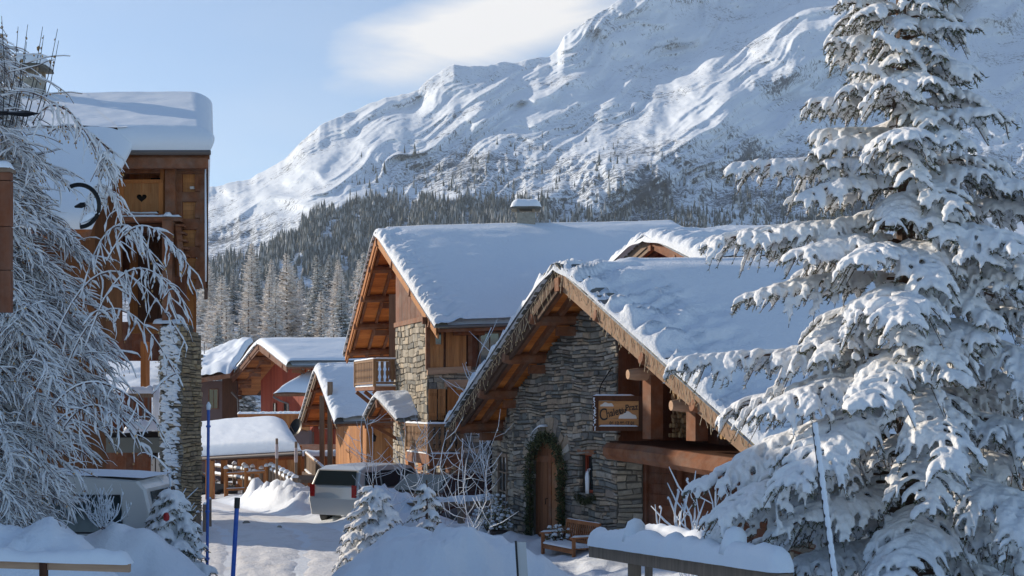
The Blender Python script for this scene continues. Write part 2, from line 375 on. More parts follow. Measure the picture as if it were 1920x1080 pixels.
# foot slope in front, down to the valley floor, and a back side
fr_rows = []
for t in np.linspace(0, 1, 14)[:-1]:
    yv = 150+(900-150)*t
    xf = (uu-960)/F*yv; zf = np.interp(yv, [150, 170, 260, 900], [1.5, 5.5, 19, 65.6])+fbm(xf/40, xf*0+yv/40, 3, 91)*2.0*t*(1-t)*4+(-.6 if t == 0 else 0)
    fr_rows.append(np.stack([xf, np.full_like(xf, yv), zf], -1))
bk = M[:, -1].copy(); bk[:, 1] += 900; bk[:, 2] -= 500
M = np.concatenate([np.array(fr_rows).transpose(1, 0, 2), M, bk[:, None]], 1)
def mount_mat(t, b):
    c = coord(t); g = nd(t, 'ShaderNodeNewGeometry'); sp = nd(t, 'ShaderNodeSeparateXYZ'); t.links.new(g.outputs['Normal'], sp.inputs[0])
    at = nd(t, 'ShaderNodeAttribute', attribute_name='crag').outputs['Fac']
    n1 = noise(t, coord(t, (1, 1, .6)), .06, 10, .72, 1.0); n2 = noise(t, c, .30, 6, .8)
    steep = mt(t, 'SUBTRACT', 1.0, sp.outputs['Z'])
    n3 = noise(t, coord(t, (1, 1, .7)), .16, 9, .85, .4)
    s = mt(t, 'ADD', mt(t, 'MULTIPLY', steep, .05), mt(t, 'ADD', mt(t, 'MULTIPLY', n3, 1.0), mt(t, 'MULTIPLY', noise(t, c, .012, 4, .6), .40)))
    s = mt(t, 'ADD', s, mt(t, 'MULTIPLY', at, .085))
    m = nd(t, 'ShaderNodeMapRange'); t.links.new(s, m.inputs[0]); m.inputs[1].default_value = .772; m.inputs[2].default_value = .83
    rock = mixc_(t, n2, (.05, .06, .08), (.13, .145, .17))
    t.links.new(mixc_(t, m.outputs[0], (.80, .86, .93), rock), b.inputs['Base Color'])
    b.inputs['Roughness'].default_value = .8; b.inputs['Specular IOR Level'].default_value = .1
    p = bump(t, b, noise(t, coord(t, (1, 1, .5)), .03, 7, .5), .5, 5.0); bump(t, b, n2, .3, .6, p)
MOUNT = mat('mountain_snow_rock', mount_mat)
mb = MB(); mb.grid(M[::-1]); mo = mb.build('mountain', MOUNT, smooth=True, kind='structure')
cr = np.concatenate([np.zeros((nu, 13)), AP, AP[:, -1:]], 1)[::-1].reshape(-1)
at = mo.data.attributes.new('crag', 'FLOAT', 'POINT'); at.data.foreach_set('value', cr.astype(np.float32))

# ---------------------------------------------------------------- woods
FROSTN = mat('frosted_needles', lambda t, b: (t.links.new(ramp(t, nd(t, 'ShaderNodeNewGeometry').outputs['Random Per Island'], [(0, (.08, .09, .075)), (.25, (.38, .38, .37)), (.6, (.70, .70, .70)), (1, (.85, .85, .85))]), b.inputs['Base Color']), b.inputs['Roughness'].__setattr__('default_value', .8)))
FROSTL = mat('frosted_larch', lambda t, b: (t.links.new(ramp(t, nd(t, 'ShaderNodeNewGeometry').outputs['Random Per Island'], [(0, (.26, .21, .17)), (.2, (.60, .54, .49)), (.5, (.82, .78, .74)), (1, (.9, .88, .86))]), b.inputs['Base Color']), b.inputs['Roughness'].__setattr__('default_value', .8)))
FARN = mat('far_conifers', lambda t, b: (t.links.new(ramp(t, nd(t, 'ShaderNodeNewGeometry').outputs['Random Per Island'], [(0, (.02, .026, .02)), (.45, (.07, .08, .07)), (.8, (.25, .26, .26)), (1, (.5, .5, .5))]), b.inputs['Base Color']), b.inputs['Roughness'].__setattr__('default_value', .8)))
def conifer_meshes(seed, h, rmax, larch):
    r = random.Random(seed); tr = MB(); cr = MB()
    tr.tube([Vector((0, 0, -1)), Vector((r.uniform(-.1, .1), 0, h*.5)), Vector((0, 0, h))], [h*.014, h*.009, .02], 6)
    nb = int(h*(11 if larch else 12))
    for i in range(nb):
        t = (i+.5)/nb; z = h*(.10+.88*t); rad = rmax*(1-t)**(.75 if larch else .9)*r.uniform(.55, 1.12)+.12
        a = i*2.4+r.uniform(-.5, .5); d = Vector((math.cos(a), math.sin(a), 0)); s = Vector((-d.y, d.x, 0))
        rise = r.uniform(.05, .35) if larch else r.uniform(-.30, .02)
        nseg = 12 if larch else 12
        for k in range(nseg):
            f = (k+.8)/nseg; c = Vector((0, 0, z))+d*rad*f+Vector((0, 0, rad*rise*f*(1 if larch else f)))
            ln = rad*(.36 if larch else .42)*(1.15-f)+.16
            for sg in (-1, 1):
                ee = s*sg*ln+d*ln*.55+Vector((0, 0, r.uniform(-.35, .25 if larch else -.02)*ln))
                wv = Vector((r.uniform(-1, 1), r.uniform(-1, 1), r.uniform(-1, 1))).normalized()*ln*(.18 if larch else .26)
                cr.poly([c-wv*.4, c+ee*.5+wv, c+ee, c+ee*.5-wv])
    return tr, cr
def wood_copies():
    protos = []
    for i, (h, rm, la) in enumerate([(13, 2.9, 1), (11, 2.6, 1), (14, 3.2, 1), (12, 3.0, 0), (14, 3.4, 0), (10, 2.7, 0)]):
        lab = 'pale frosted larch in the wood behind the chalets' if la else 'snow dusted spruce in the wood behind the chalets'
        t = thing('larch_tree' if la else 'spruce_tree', lab, 'tree', (0, 0, 0), 'trees of the frosted wood')
        a, b = conifer_meshes(40+i, h, rm, la)
        a.build('trunk', BARK, t); b.build('crown', FROSTL if la else FROSTN, t); protos.append(t)
    rr = random.Random(5); used = [False]*6; spots = []
    for i in range(4000):
        if len(spots) >= 105: break
        Yt = rr.uniform(112, 235); px = rr.uniform(300, 1000)
        x = (px-960)/F*Yt
        if all((x-q[0])**2+(Yt-q[1])**2 > 16.0 for q in spots): spots.append((x, Yt))
    spots.sort(key=lambda q: q[1])
    for x, Yt in spots:
        la = rr.random() < (.42 if Yt < 150 else .8); k = rr.choice([0, 1, 2]) if la else rr.choice([3, 4, 5])
        p = protos[k]
        if used[k]:
            q = p.copy(); C.objects.link(q)
            for ch in p.children:
                c = ch.copy(); C.objects.link(c); c.parent = q
        else: q = p; used[k] = True
        s = rr.uniform(.72, 1.12); q.scale = (s*rr.uniform(.9, 1.15), s, s); q.rotation_euler = (0, 0, rr.uniform(0, 6.28))
        q.location = (x, Yt, float(np.interp(Yt, [100, 125, 150, 170, 260], [-6.2, -5.2, 1.0, 6, 19]))-.3)
wood_copies()
def far_forest():
    vs = []; fs = []; n = 0
    r = np.random.RandomState(3)
    px = r.uniform(300, 2000, 60000); v = r.uniform(0, .8, 60000)
    x, y, z, py, ap = mpos(px, v)
    dens = vn(px/28, py/28, 101)
    tl = np.interp(px, [300, 400, 500, 600, 720, 800, 1000, 1300, 1600, 2000], [480, 480, 475, 400, 372, 375, 380, 395, 390, 340])
    keep = (py > tl+25*(vn(px/20, py/20, 5)-.5)) & (dens+.35*vn(px/7, py/9, 7) > .40)
    sp = (py > 250) & (px > 650) & (r.uniform(0, 1, 60000) < .10*vn(px/45, py/35, 9)**1.5*np.clip((py-240)/120, 0, 1)) 
    core = (px > 500) & (px < 1000)
    keep = (keep & (core | (r.uniform(0, 1, 60000) < .30))) | sp
    idx = np.nonzero(keep)[0][:15000]
    for i in idx:
        h = r.uniform(4.5, 10)+8*vn(np.array(px[i]/12), np.array(py[i]/12), 3)**2; w0 = h*r.uniform(.13, .22)
        if ap[i] > .3 and r.rand() < .25 and px[i] > 950: h *= .6; w0 = h*.3
        for k, (a, b, c) in enumerate(((0, .5, 1.0), (.28, .78, .72), (.55, 1.0, .45))):
            th = r.uniform(0, 6.28); b0 = n
            for j in range(5):
                t = th+j*1.2566; rr = w0*c*r.uniform(.7, 1.25)
                vs.append((x[i]+rr*math.cos(t), y[i]+rr*math.sin(t), z[i]+h*a-1+r.uniform(-.5, .3)))
            vs.append((x[i], y[i], z[i]+h*b)); n += 6
            for j in range(5): fs.append((b0+j, b0+(j+1) % 5, b0+5))
    mb = MB(); mb.v = vs; mb.f = fs; o = mb.build('forest', FARN, kind='stuff')
    o['label'] = 'dark snow dusted conifer forest covering the lower mountain slope'; o['category'] = 'forest'
far_forest()

# ---------------------------------------------------------------- snow and building parts
def snow_line(mb, pts, w, h, seed=0, res=.07, lump=.35, over=.0):
    """mound of snow lying along a line of points: flat bottom, domed top"""
    P_ = [pts[0]]
    for a, b in zip(pts[:-1], pts[1:]):
        n = max(1, int((b-a).length/res)); P_ += [a.lerp(b, (k+1)/n) for k in range(n)]
    n = len(P_); L = (P_[-1]-P_[0]).length or 1; K = 9; A = np.zeros((n, K, 3)); acc = 0
    for i, p in enumerate(P_):
        if i: acc += (p-P_[i-1]).length
        d = (P_[min(i+1, n-1)]-P_[max(i-1, 0)]).normalized(); x = d.cross(Vector((0, 0, 1))).normalized()
        e = min(i, n-1-i)*res; rr = min(1, math.sqrt(max(0, 1-(1-min(e/(h*.9+1e-6), 1))**2)))
        nz = 1+lump*float(fbm(acc*5+seed*3.7, seed*1.3, 3, 7)); hh = h*nz*max(rr, .12); ww = w*(1+.12*float(fbm(acc*7+seed, seed*2.3, 2, 8)))*(.6+.4*rr)
        for k in range(K):
            t = math.pi*k/(K-1); q = p+x*(-math.cos(t)*ww/2)*1.0+Vector((0, 0, 1))*(math.sin(t)**.75*hh-(over if k in (0, K-1) else 0))
            A[i, k] = q
    mb.grid(A[:, ::-1]); mb.poly([Vector(q) for q in A[0]]); mb.poly([Vector(q) for q in A[-1]][::-1])
def roof_snow(A, Rr, L, vec, th, thb=None, nS=110, nT=160, fringe=0, seed=0, bulge=.10, lift=.05, front=.10, eave=.12, amp=.03, fr_w=1.1, ridge_r=.5, back_round=True, eth=1.0):
    thb = thb or th; mb = MB()
    k = np.linspace(-1, 1, nS*2+1); s = np.sign(k)*(1-(1-np.abs(k))**1.5)*.55+np.sign(k)*np.abs(k)*.45; s[nS] = 0
    tt = np.linspace(0, 1, nT); t = tt**(1.5 if fringe else 1.15)
    S, T = np.meshgrid(s, t, indexing='ij')
    dr = (Rr-A); dl = (L-A); LR, LL = dr.length, dl.length; Lv = vec.length
    up = vec.normalized()
    def bz(i): return np.where(S >= 0, S*dr[i]*(1+eave/LR), -S*dl[i]*(1+eave/LL))+T*(vec[i]+up[i]*(front))-up[i]*front
    slen = np.where(S >= 0, S*LR, S*LL); rem = np.where(S >= 0, LR, LL)-np.abs(slen)+eave
    tm = T*Lv; dback = (Lv-tm) if back_round else np.full_like(tm, 9)
    h = th+(thb-th)*T
    def rnd(d, r): return np.sqrt(np.clip(1-(1-np.clip(d/r, 0, 1))**2, 0, 1))
    prof = rnd(rem, th*eth)*rnd(tm+.001, th*.8)*rnd(dback, th)
    n = amp*fbm(slen*.6+seed, tm*.35+seed, 3, 3+seed)*2+amp*.5*fbm(slen*1.8, tm*1.1+seed, 3, 13+seed)
    if fringe:
        fw = fr_w*(1+.45*fbm(slen*.9, tm*0+seed, 3, 17)); fd = np.clip(1-tm/fw, 0, 1)**.7
        fold = ridg(slen*3.3+tm*1.0+seed+.8*fbm(slen*.8, tm*1.2, 2, 3), tm*.9+seed+.5*slen, 3, 23)
        n = n+fringe*fd*(fold-.72)*1.6*np.clip(tm/.12, 0, 1)
        n = n-fringe*.5*sstep(1, 0, tm/fw)*np.exp(-((tm-.38*fw)/.18)**2)*.6
    h = np.maximum(h*prof+n*np.minimum(prof*1.5, 1), -.02)
    ridge = -ridge_r*.28*np.exp(-(slen/ridge_r)**2)*1.0
    outw = bulge*np.sin(np.pi*np.clip(h/np.maximum(th, 1e-3), 0, 1))*np.exp(-rem/ (th*.6))
    ho = np.stack([np.full_like(S, 0)]*2, -1)
    dh_r = Vector((dr.x, dr.y, 0)).normalized(); dh_l = Vector((dl.x, dl.y, 0)).normalized()
    X = A.x+bz(0)+np.where(S >= 0, dh_r.x, dh_l.x)*outw; Y_ = A.y+bz(1)+np.where(S >= 0, dh_r.y, dh_l.y)*outw
    Zz = A.z+bz(2)+h+lift+ridge*np.minimum(1, (th/.15))
    G = np.stack([X, Y_, Zz], -1)
    mb.grid(G)
    # underside sheet closes the mass
    B = G.copy(); B[..., 2] = A.z+bz(2)+lift-.03
    B = B[[0, nS, 2*nS]][:, [0, -1]]; mb.grid(B[::-1])
    return mb
def slates(mb, a, b, n, inward, seed=0, w=.42, th=.028, layers=3):
    r = random.Random(seed); d = (b-a); L = d.length; d.normalize(); up = Vector((0, 0, 1))-d*d.z; up.normalize(); inn = inward.normalized()
    for i in range(n):
        for ly in range(layers):
            t0 = (i+ly*.33+r.uniform(-.1, .1))/n*L; ln = L/n*r.uniform(.85, 1.15)
            p = a+d*t0+up*(.004+ly*.022+r.uniform(-.004, .008))-inn*r.uniform(.02, .09)
            tilt = up*.035
            q = [p, p+d*ln-tilt*.2, p+d*ln+inn*w-tilt*.2, p+inn*w]
            q = [c+up*0 for c in q]; q[0] = q[0]+tilt; q[3] = q[3]+tilt
            mb.hexa(q+[c+up*th for c in q]) if False else mb.hexa([q[0], q[3], q[2], q[1], q[0]+up*th, q[3]+up*th, q[2]+up*th, q[1]+up*th])
def stone_wall(fr, u0, u1, z0, top, holes=(), seed=0, sw=(.14, .5), sh=(.07, .19), dep=.30, prot=.03):
    """rubble wall of separate stones over a mortar core; top = function of u"""
    r = random.Random(seed); st = MB(); mo_ = MB(); z = z0; zmax = max(top(u0), top(u1), top((u0+u1)/2), *[top(u0+(u1-u0)*k/10) for k in range(11)])
    def inhole(uc, zc):
        return any(h[0] < uc < h[1] and h[2] < zc < (h[3] if len(h) < 5 else h[4](uc)) for h in holes)
    fr0_ = fr
    def fr(x, y, z_):
        return fr0_(x+.02*math.sin(z_*5.1+seed)+.015*math.sin(x*9+z_*3), y, z_+.026*math.sin(x*2.3+seed+2.3*math.sin(z_*1.7))+.016*math.sin(x*6.1+z_*4.0+seed*2)) if True else None
    while z < zmax:
        h = r.uniform(*sh); u = u0-r.uniform(0, .1)
        while u < u1:
            w_ = r.uniform(*sw)*(1.0 if h > .1 else 1.15); a, b = max(u, u0), min(u+w_, u1)
            if u1-b < .07: b = u1
            u = b if b == u1 else u+w_
            cuts = [(a, b)]
            for H in holes:
                zc = z+h/2
                if H[2] < zc < H[3]:
                    if len(H) >= 5:
                        if not (zc < H[4]((a+b)/2)): continue
                    nc = []
                    for (p, q) in cuts:
                        if q <= H[0] or p >= H[1]: nc.append((p, q)); continue
                        if p < H[0]: nc.append((p, H[0]))
                        if q > H[1]: nc.append((H[1], q))
                    cuts = nc
            for (p, q) in cuts:
                if q-p < .04: continue
                zt = z+h*r.uniform(.86, 1.04)
                if min(top(p), top(q)) < z+h*.6: continue
                g = .008; j = lambda: r.uniform(-.011, .011); pr = prot*r.uniform(.1, 1.0)
                i_ = .012+r.uniform(0, .012)
                bp = [(p+g, z+g), (q-g, z+g), (q-g, zt-g), (p+g, zt-g)]
                parts_ = [bp]
                if h > (sh[0]+sh[1])*.5 and r.random() < .4:
                    ms = z+h*r.uniform(.35, .65); parts_ = [[bp[0], bp[1], (bp[1][0], ms-g), (bp[0][0], ms-g*.5)], [(bp[0][0], ms+g), (bp[1][0], ms+g), bp[2], bp[3]]]
                elif q-p > sw[1]*.75 and r.random() < .3:
                    ms = p+(q-p)*r.uniform(.3, .7); parts_ = [[bp[0], (ms-g, bp[0][1]), (ms-g+.02, bp[2][1]), bp[3]], [(ms+g, bp[0][1]), bp[1], bp[2], (ms+g+.02, bp[2][1])]]
                for bp in parts_:
                  c = [(x+j(), y+j()) for x, y in bp]; cx = sum(t_[0] for t_ in bp)/4; cz = sum(t_[1] for t_ in bp)/4; pr = prot*r.uniform(.1, 1.0)
                  fp = [(x+(cx-x)*min(.4, 2*i_/(q-p+.01))+j()*.5, y+(cz-y)*min(.4, 2*i_/(h+.01))+j()*.5) for x, y in c]
                  bk_ = [fr(x, -.06, y) for x, y in c]; md = [fr(x, pr*.35, y) for x, y in c]; ft = [fr(x, pr+r.uniform(-.006, .006), y) for x, y in fp]
                  b0 = len(st.v); st.v += [tuple(k) for k in bk_+md+ft]
                  for l in (0, 4):
                    for k in range(4): k2 = (k+1) % 4; st.f.append((b0+l+k, b0+l+k2, b0+l+4+k2, b0+l+4+k))
                  st.f.append((b0+8, b0+9, b0+10, b0+11))
        z += h
    du = .1; n = max(1, int((u1-u0)/du)); 
    for i in range(n):
        a = u0+(u1-u0)*i/n; b = u0+(u1-u0)*(i+1)/n; uc = (a+b)/2
        segs = [(z0, min(top(a), top(b)))]
        for H in holes:
            if H[0] < uc < H[1]:
                ht = H[3] if len(H) < 5 else H[4](uc); nc = []
                for (p, q) in segs:
                    if q <= H[2] or p >= ht: nc.append((p, q)); continue
                    if p < H[2]: nc.append((p, H[2]))
                    if q > ht: nc.append((ht, q))
                segs = nc
        for p, q in segs:
            if q > p+.01: mo_.box(fr0_, a, b, -dep, -.012, p, q)
    return st, mo_
def planks(mb, fr, u0, u1, z0, top, w=.14, seed=0, holes=(), y0=-.03, th=.03, horiz=False, gap=.005):
    r = random.Random(seed)
    tf = top if callable(top) else (lambda u: top)
    if horiz:
        z = z0; zt = tf((u0+u1)/2)
        while z < zt-.01:
            h = min(w*r.uniform(.9, 1.1), zt-z); segs = [(u0, u1)]
            for H in holes:
                if H[2] < z+h/2 < H[3]:
                    nc = []
                    for p, q in segs:
                        if q <= H[0] or p >= H[1]: nc.append((p, q)); continue
                        if p < H[0]: nc.append((p, H[0]))
                        if q > H[1]: nc.append((H[1], q))
                    segs = nc
            for p, q in segs: j = r.uniform(-.003, .003); mb.box(fr, p, q, y0+j, y0+th+j, z, z+h-gap)
            z += h
        return
    u = u0
    while u < u1-.01:
        a, b = u, min(u+w*r.uniform(.85, 1.15), u1); u = b; j = r.uniform(-.004, .004)
        segs = [(z0, None)]
        for H in holes:
            if H[0] < (a+b)/2 < H[1]:
                nc = []
                for p, q in segs:
                    qq = q if q is not None else 1e9
                    if qq <= H[2] or p >= H[3]: nc.append((p, q)); continue
                    if p < H[2]: nc.append((p, H[2]))
                    if qq > H[3]: nc.append((H[3], q))
                segs = nc
        for p, q in segs:
            ta = tf(a+gap/2) if q is None else q; tb = tf(b-gap/2) if q is None else q
            if min(ta, tb) <= p: continue
            a2, b2 = a+gap/2, b-gap/2; c0, c1 = y0+j, y0+th+j
            mb.hexa([fr(a2, c0, p), fr(b2, c0, p), fr(b2, c1, p), fr(a2, c1, p), fr(a2, c0, ta), fr(b2, c0, tb), fr(b2, c1, tb), fr(a2, c1, ta)])
def window(fr, u0, u1, z0, z1, parent, y=.0, frm=None, bars=(1, 2), fw=.06, name='window', label=None):
    m = MB(); frm = frm or W_OR2
    m.box(fr, u0, u0+fw, y-.05, y+.04, z0, z1); m.box(fr, u1-fw, u1, y-.05, y+.04, z0, z1)
    m.box(fr, u0+fw, u1-fw, y-.05, y+.038, z0, z0+fw); m.box(fr, u0+fw, u1-fw, y-.05, y+.038, z1-fw, z1)
    for i in range(1, bars[0]+1): c = u0+(u1-u0)*i/(bars[0]+1); m.box(fr, c-.015, c+.015, y-.03, y+.02, z0+fw, z1-fw)
    for i in range(1, bars[1]+1): c = z0+(z1-z0)*i/(bars[1]+1); m.box(fr, u0+fw, u1-fw, y-.028, y+.018, c-.015, c+.015)
    o = m.build(name, frm, parent, label=label); g = MB(); g.box(fr, u0+fw*.8, u1-fw*.8, y-.02, y-.008, z0+fw*.8, z1-fw*.8); g.build('pane', GLASS, o)
    return o
def shutter(fr, u0, u1, z0, z1, parent, y=.03, m_=None, seed=0, name='shutter'):
    m = MB(); planks(m, fr, u0, u1, z0, z1, w=(u1-u0)/3.05, seed=seed, y0=y, th=.03)
    for zc in (z0+(z1-z0)*.18, z0+(z1-z0)*.82): m.box(fr, u0+.03, u1-.03, y+.032, y+.055, zc-.05, zc+.05)
    return m.build(name, m_ or W_OR2, parent)
def balcony(root, c, d1, l1, d2, l2, z, h=.95, seed=0, mt_=None, snow=True, corner_far=True):
    """open railing: corner c, one face along d1 for l1, the other along d2 for l2"""
    fr_root = root
    c = Vector(c); d1 = Vector((*d1, 0)).normalized(); d2 = Vector((*d2, 0)).normalized(); mt_ = mt_ or W_BALC
    fl = MB(); a, b = c+d1*l1, c+d2*l2; e = a+d2*l2
    pts = [Vector((q.x, q.y, z-.16)) for q in (c, a, e, b)]; fl.prism(pts, Vector((0, 0, .14))); fl.build('floor', W_BEAM, root)
    rl = MB(); bl = MB(); sn = MB()
    for k, (d, l) in enumerate(((d1, l1), (d2, l2))):
        p0 = Vector((c.x, c.y, z)); p1 = p0+d*l; nrm = Vector((d.y, -d.x, 0))
        for zz, hh in ((.10, .08), (h-.05, .09)): rl.beam(p0+Vector((0, 0, zz)), p1+Vector((0, 0, zz)), .07, hh)
        for q in (p0, p1): rl.beam(q+Vector((0, 0, -.02)), q+Vector((0, 0, h)), .10+.004*k, .10+.004*k, up=Vector((d.x, d.y, 0)))
        n = max(3, int(l/.17)); fr = Fr(p0-nrm*.0, (d.x, d.y))
        for i in range(n):
            u0 = l*(i+.5)/n; prof = [(.055, .15), (.055, .25), (.03, .31), (.06, .42), (.06, .52), (.028, .60), (.055, .68), (.055, h-.1)]
            L_ = [fr(u0-w_, -.012, z+zz) for w_, zz in prof]+[fr(u0+w_, -.012, z+zz) for w_, zz in prof[::-1]]
            bl.prism(L_, nrm*.024)
        if snow:
            snow_line(sn, [p0+Vector((0, 0, h+.0)), p1+Vector((0, 0, h+.0))], .12, .055, seed+k)
            snow_line(sn, [p0+Vector((0, 0, -.02))-nrm*.05*(1 if k else -1), p1+Vector((0, 0, -.02))-nrm*.05*(1 if k else -1)], .14, .05, seed+k+7)
    r = rl.build('railing', mt_, root); bl.build('balusters', mt_, r)
    if snow: sn.build('snow', SNOW, root, smooth=True)
def gable(root, A, Rr, L, vec, over=1.2, th=.14, barge=(W_BARGE, W_BARGE_SHADE), barge_h=.26, npur=(3, 4), slate=True, purs=True, sof=W_SOF, plen=None, snowkw=None, fascia=True, raft=2, purlin_r=.13, nsl=None, soff_planks=True):
    """roof deck, soffit boards, purlins, bargeboards, slates and the snow on top"""
    v = vec.normalized(); dk = MB(); dn = Vector((0, 0, -th))
    for E in (Rr, L):
        dk.prism([A+v*.05, A+vec, E+vec, E+v*.05] if E is Rr else [A+v*.05, E+v*.05, E+vec, A+vec], dn)
    rf = dk.build('roof', W_DK, root)
    if soff_planks:
        sb = MB()
        for E in (Rr, L):
            d = (E-A); Ln = d.length; n = int(Ln/.16)
            for i in range(n):
                p = A+d*(i/n)+dn; q = A+d*((i+.93)/n)+dn; o1 = v*.06; o2 = v*(over+.4)
                sb.hexa([p+o1-Vector((0, 0, .022)), p+o2-Vector((0, 0, .022)), q+o2-Vector((0, 0, .022)), q+o1-Vector((0, 0, .022)), p+o1+Vector((0, 0, .002)), p+o2+Vector((0, 0, .002)), q+o2+Vector((0, 0, .002)), q+o1+Vector((0, 0, .002))])
        sb.build('soffit', sof, rf)
        for E in (Rr, L):
            for k in range(raft):
                m = MB(); o = v*(.25+.38*k*over/1.0 if raft > 1 else .4)
                m.beam(A+(E-A)*.02+o+dn-Vector((0, 0, .08)), E-(E-A)*.02+o+dn-Vector((0, 0, .08)), .11, .13); m.build('rafter', W_BEAM, rf)
    if purs:
        for E, n in ((Rr, npur[0]), (L, npur[1])):
            for i in range(n):
                f = (i+.9)/(n+.25); p = A+(E-A)*f+Vector((0, 0, -th-.16)); m = MB()
                pl = (plen or over+.3)
                w2 = purlin_r
                # hewn beam with a rounded, undercut end and a corbel beneath
                q0, q1 = p-v*.02, p+v*pl
                m.tube([q0+Vector((0, 0, .02)), q0+v*.12, q0+v*.5, q1], [w2*.8, w2, w2*1.0, w2], 8, squash=.95, roll=.39)
                m.build('purlin', W_BEAM, root)
                m = MB(); m.beam(p+v*(pl*.45)-Vector((0, 0, w2*1.7)), p+v*pl-Vector((0, 0, w2*1.9)), w2*1.5, w2*1.3); m.build('corbel', W_BEAM, root)
        m = MB(); m.beam(A-v*.02+Vector((0, 0, -th-.22)), A+v*(over+.4)+Vector((0, 0, -th-.22)), .24, .26); m.build('ridge_beam', W_BEAM, root)
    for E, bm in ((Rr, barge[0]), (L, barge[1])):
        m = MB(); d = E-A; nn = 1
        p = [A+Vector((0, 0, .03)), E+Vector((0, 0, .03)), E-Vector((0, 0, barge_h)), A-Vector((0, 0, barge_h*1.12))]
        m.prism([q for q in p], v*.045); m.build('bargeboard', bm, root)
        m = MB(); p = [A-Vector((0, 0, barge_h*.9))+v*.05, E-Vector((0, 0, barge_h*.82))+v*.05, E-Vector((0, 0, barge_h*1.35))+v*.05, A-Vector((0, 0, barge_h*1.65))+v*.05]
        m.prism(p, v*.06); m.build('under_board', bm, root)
    if slate:
        m = MB()
        for k, E in enumerate((Rr, L)): slates(m, A.copy(), E.copy(), nsl or int((E-A).length/.24), v, seed=k+3)
        m.build('slates', SLATE, rf)
    if fascia:
        for E in (Rr, L):
            m = MB(); dd = Vector(((E-A).x, (E-A).y, 0)).normalized()
            m.beam(E+v*.06+Vector((0, 0, -.10))+dd*.02, E+vec+Vector((0, 0, -.10))+dd*.02, .05, .20); m.build('fascia', W_BEAM, root)
            m = MB(); m.tube([E+v*.06+Vector((0, 0, -.03))+dd*.12, E+vec+Vector((0, 0, -.03))+dd*.12], .065, 10); m.build('gutter', ZINC, root)
    kw = dict(th=.28); kw.update(snowkw or {})
    roof_snow(A, Rr, L, vec, **kw).build('roof_snow', SNOWR if kw.get('fringe') else SNOW, root, smooth=True)
def roofline(O, d, A, Rr, L, drop):
    """height of the roof underside above a wall running through O along d (unit, towards the L side)"""
    tl = (A.z-L.z)/math.hypot(L.x-A.x, L.y-A.y); tr = (A.z-Rr.z)/math.hypot(Rr.x-A.x, Rr.y-A.y)
    return lambda u: A.z-drop-(u*tl if u > 0 else -u*tr)

# ================================================================ chalet with the sign (nearest house)
A1, R1, L1 = P(1045, 499, 25), P(1447, 862, 20), P(843, 797, 30)
V1 = Vector((.953, .303, .028)); vec1 = V1*13.5
c1 = thing('stone_chalet', 'nearest stone chalet with thick snow roof, arched door and hanging sign beside the big spruce', 'house', (4, 27, -3.1))
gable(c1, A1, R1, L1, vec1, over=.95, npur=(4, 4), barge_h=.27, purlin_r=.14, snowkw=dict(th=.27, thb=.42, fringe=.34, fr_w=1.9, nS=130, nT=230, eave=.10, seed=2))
g1 = Vector((-.47, .883, 0)).normalized(); O1 = Vector((A1.x, A1.y, 0))+Vector((V1.x, V1.y, 0)).normalized()*1.0
top1 = roofline(O1, g1, A1, R1, L1, .22)
# frame runs along -g so that outward normal faces the camera side: use x = -u
f1 = Fr(O1, (-g1.x, -g1.y))     # x = -u, y outward?
def outward_ok(fr):
    n = fr(0, 1, 0)-fr(0, 0, 0); return n.dot(Vector((-.88, -.47, 0))) > 0
F1 = f1 if outward_ok(f1) else None
if F1 is None:
    f1b = Fr(O1, (g1.x, g1.y)); F1 = lambda x, y, z: f1b(-x, y, z)
t1 = lambda x: top1(-x)
du0, du1 = -2.93, -1.57; dcx = (du0+du1)/2; dr_ = (du1-du0)/2
arch = lambda x: -1.28+math.sqrt(max(0, dr_**2-(x-dcx)**2))*.85
holesA = [(du0, du1, -3.3, -.60, arch), (-.94, -.44, -1.78, -.97)]
st, mo_ = stone_wall(F1, -3.83, .44, -3.4, t1, holesA, seed=4, sw=(.09, .40), sh=(.05, .16), prot=.04)
wA = st.build('stone_wall', STONE, c1); mo_.build('mortar', MORT, wA)
# arch stones
va = MB(); r = random.Random(3)
for i in range(15):
    a0 = math.pi*(.06+.88*i/15); a1 = math.pi*(.06+.88*(i+.88)/15); ln = r.uniform(.32, .5)
    q = []
    for a, rr in ((a0, 0), (a1, 0), (a1, ln), (a0, ln)):
        x = dcx+math.cos(a)*(dr_+.0+rr*.9); z = -1.28+math.sin(a)*(dr_*.85+rr); q.append((x, z))
    pr = r.uniform(.035, .06); va.prism([F1(x, 0.0, z) for x, z in q], F1(0, pr, 0)-F1(0, 0, 0))
va.build('arch_stones', STONE, c1)
# door
dm = MB(); planks(dm, F1, du0, dcx-.01, -3.15, lambda x: arch(x)+.02, w=.17, seed=2, y0=-.11, th=.05)
door = dm.build('door', wood_m('wood_door_shaded', (.08, .032, .015), (.24, .10, .045)), c1)  # left leaf: shade put into the wood colour
dm = MB(); planks(dm, F1, dcx+.01, du1, -3.15, lambda x: arch(x)+.02, w=.2, seed=5, y0=-.10, th=.05); dm.build('door', wood_m('wood_door_sunlit', (.17, .07, .028), (.42, .19, .075), wear=.3), c1)  # right leaf: sunlight put into a brighter wood colour
dm = MB(); dm.box(F1, dcx-.05, dcx+.05, -.08, -.03, -3.15, -1.0); dm.box(F1, du0, du1, -.08, -.035, -1.22, -1.08); dm.build('door_frame', W_BEAM, c1)
dm = MB(); dm.tube([F1(dcx-.14, -.05, -2.0), F1(dcx-.14, .0, -2.0), F1(dcx-.14, .0, -2.12)], .012, 6); dm.build('handle', IRON, door)
dm = MB(); dm.box(F1, du0-.1, du1+.1, -.25, .35, -3.3, -3.08); dm.build('doorstep', STONE, c1)
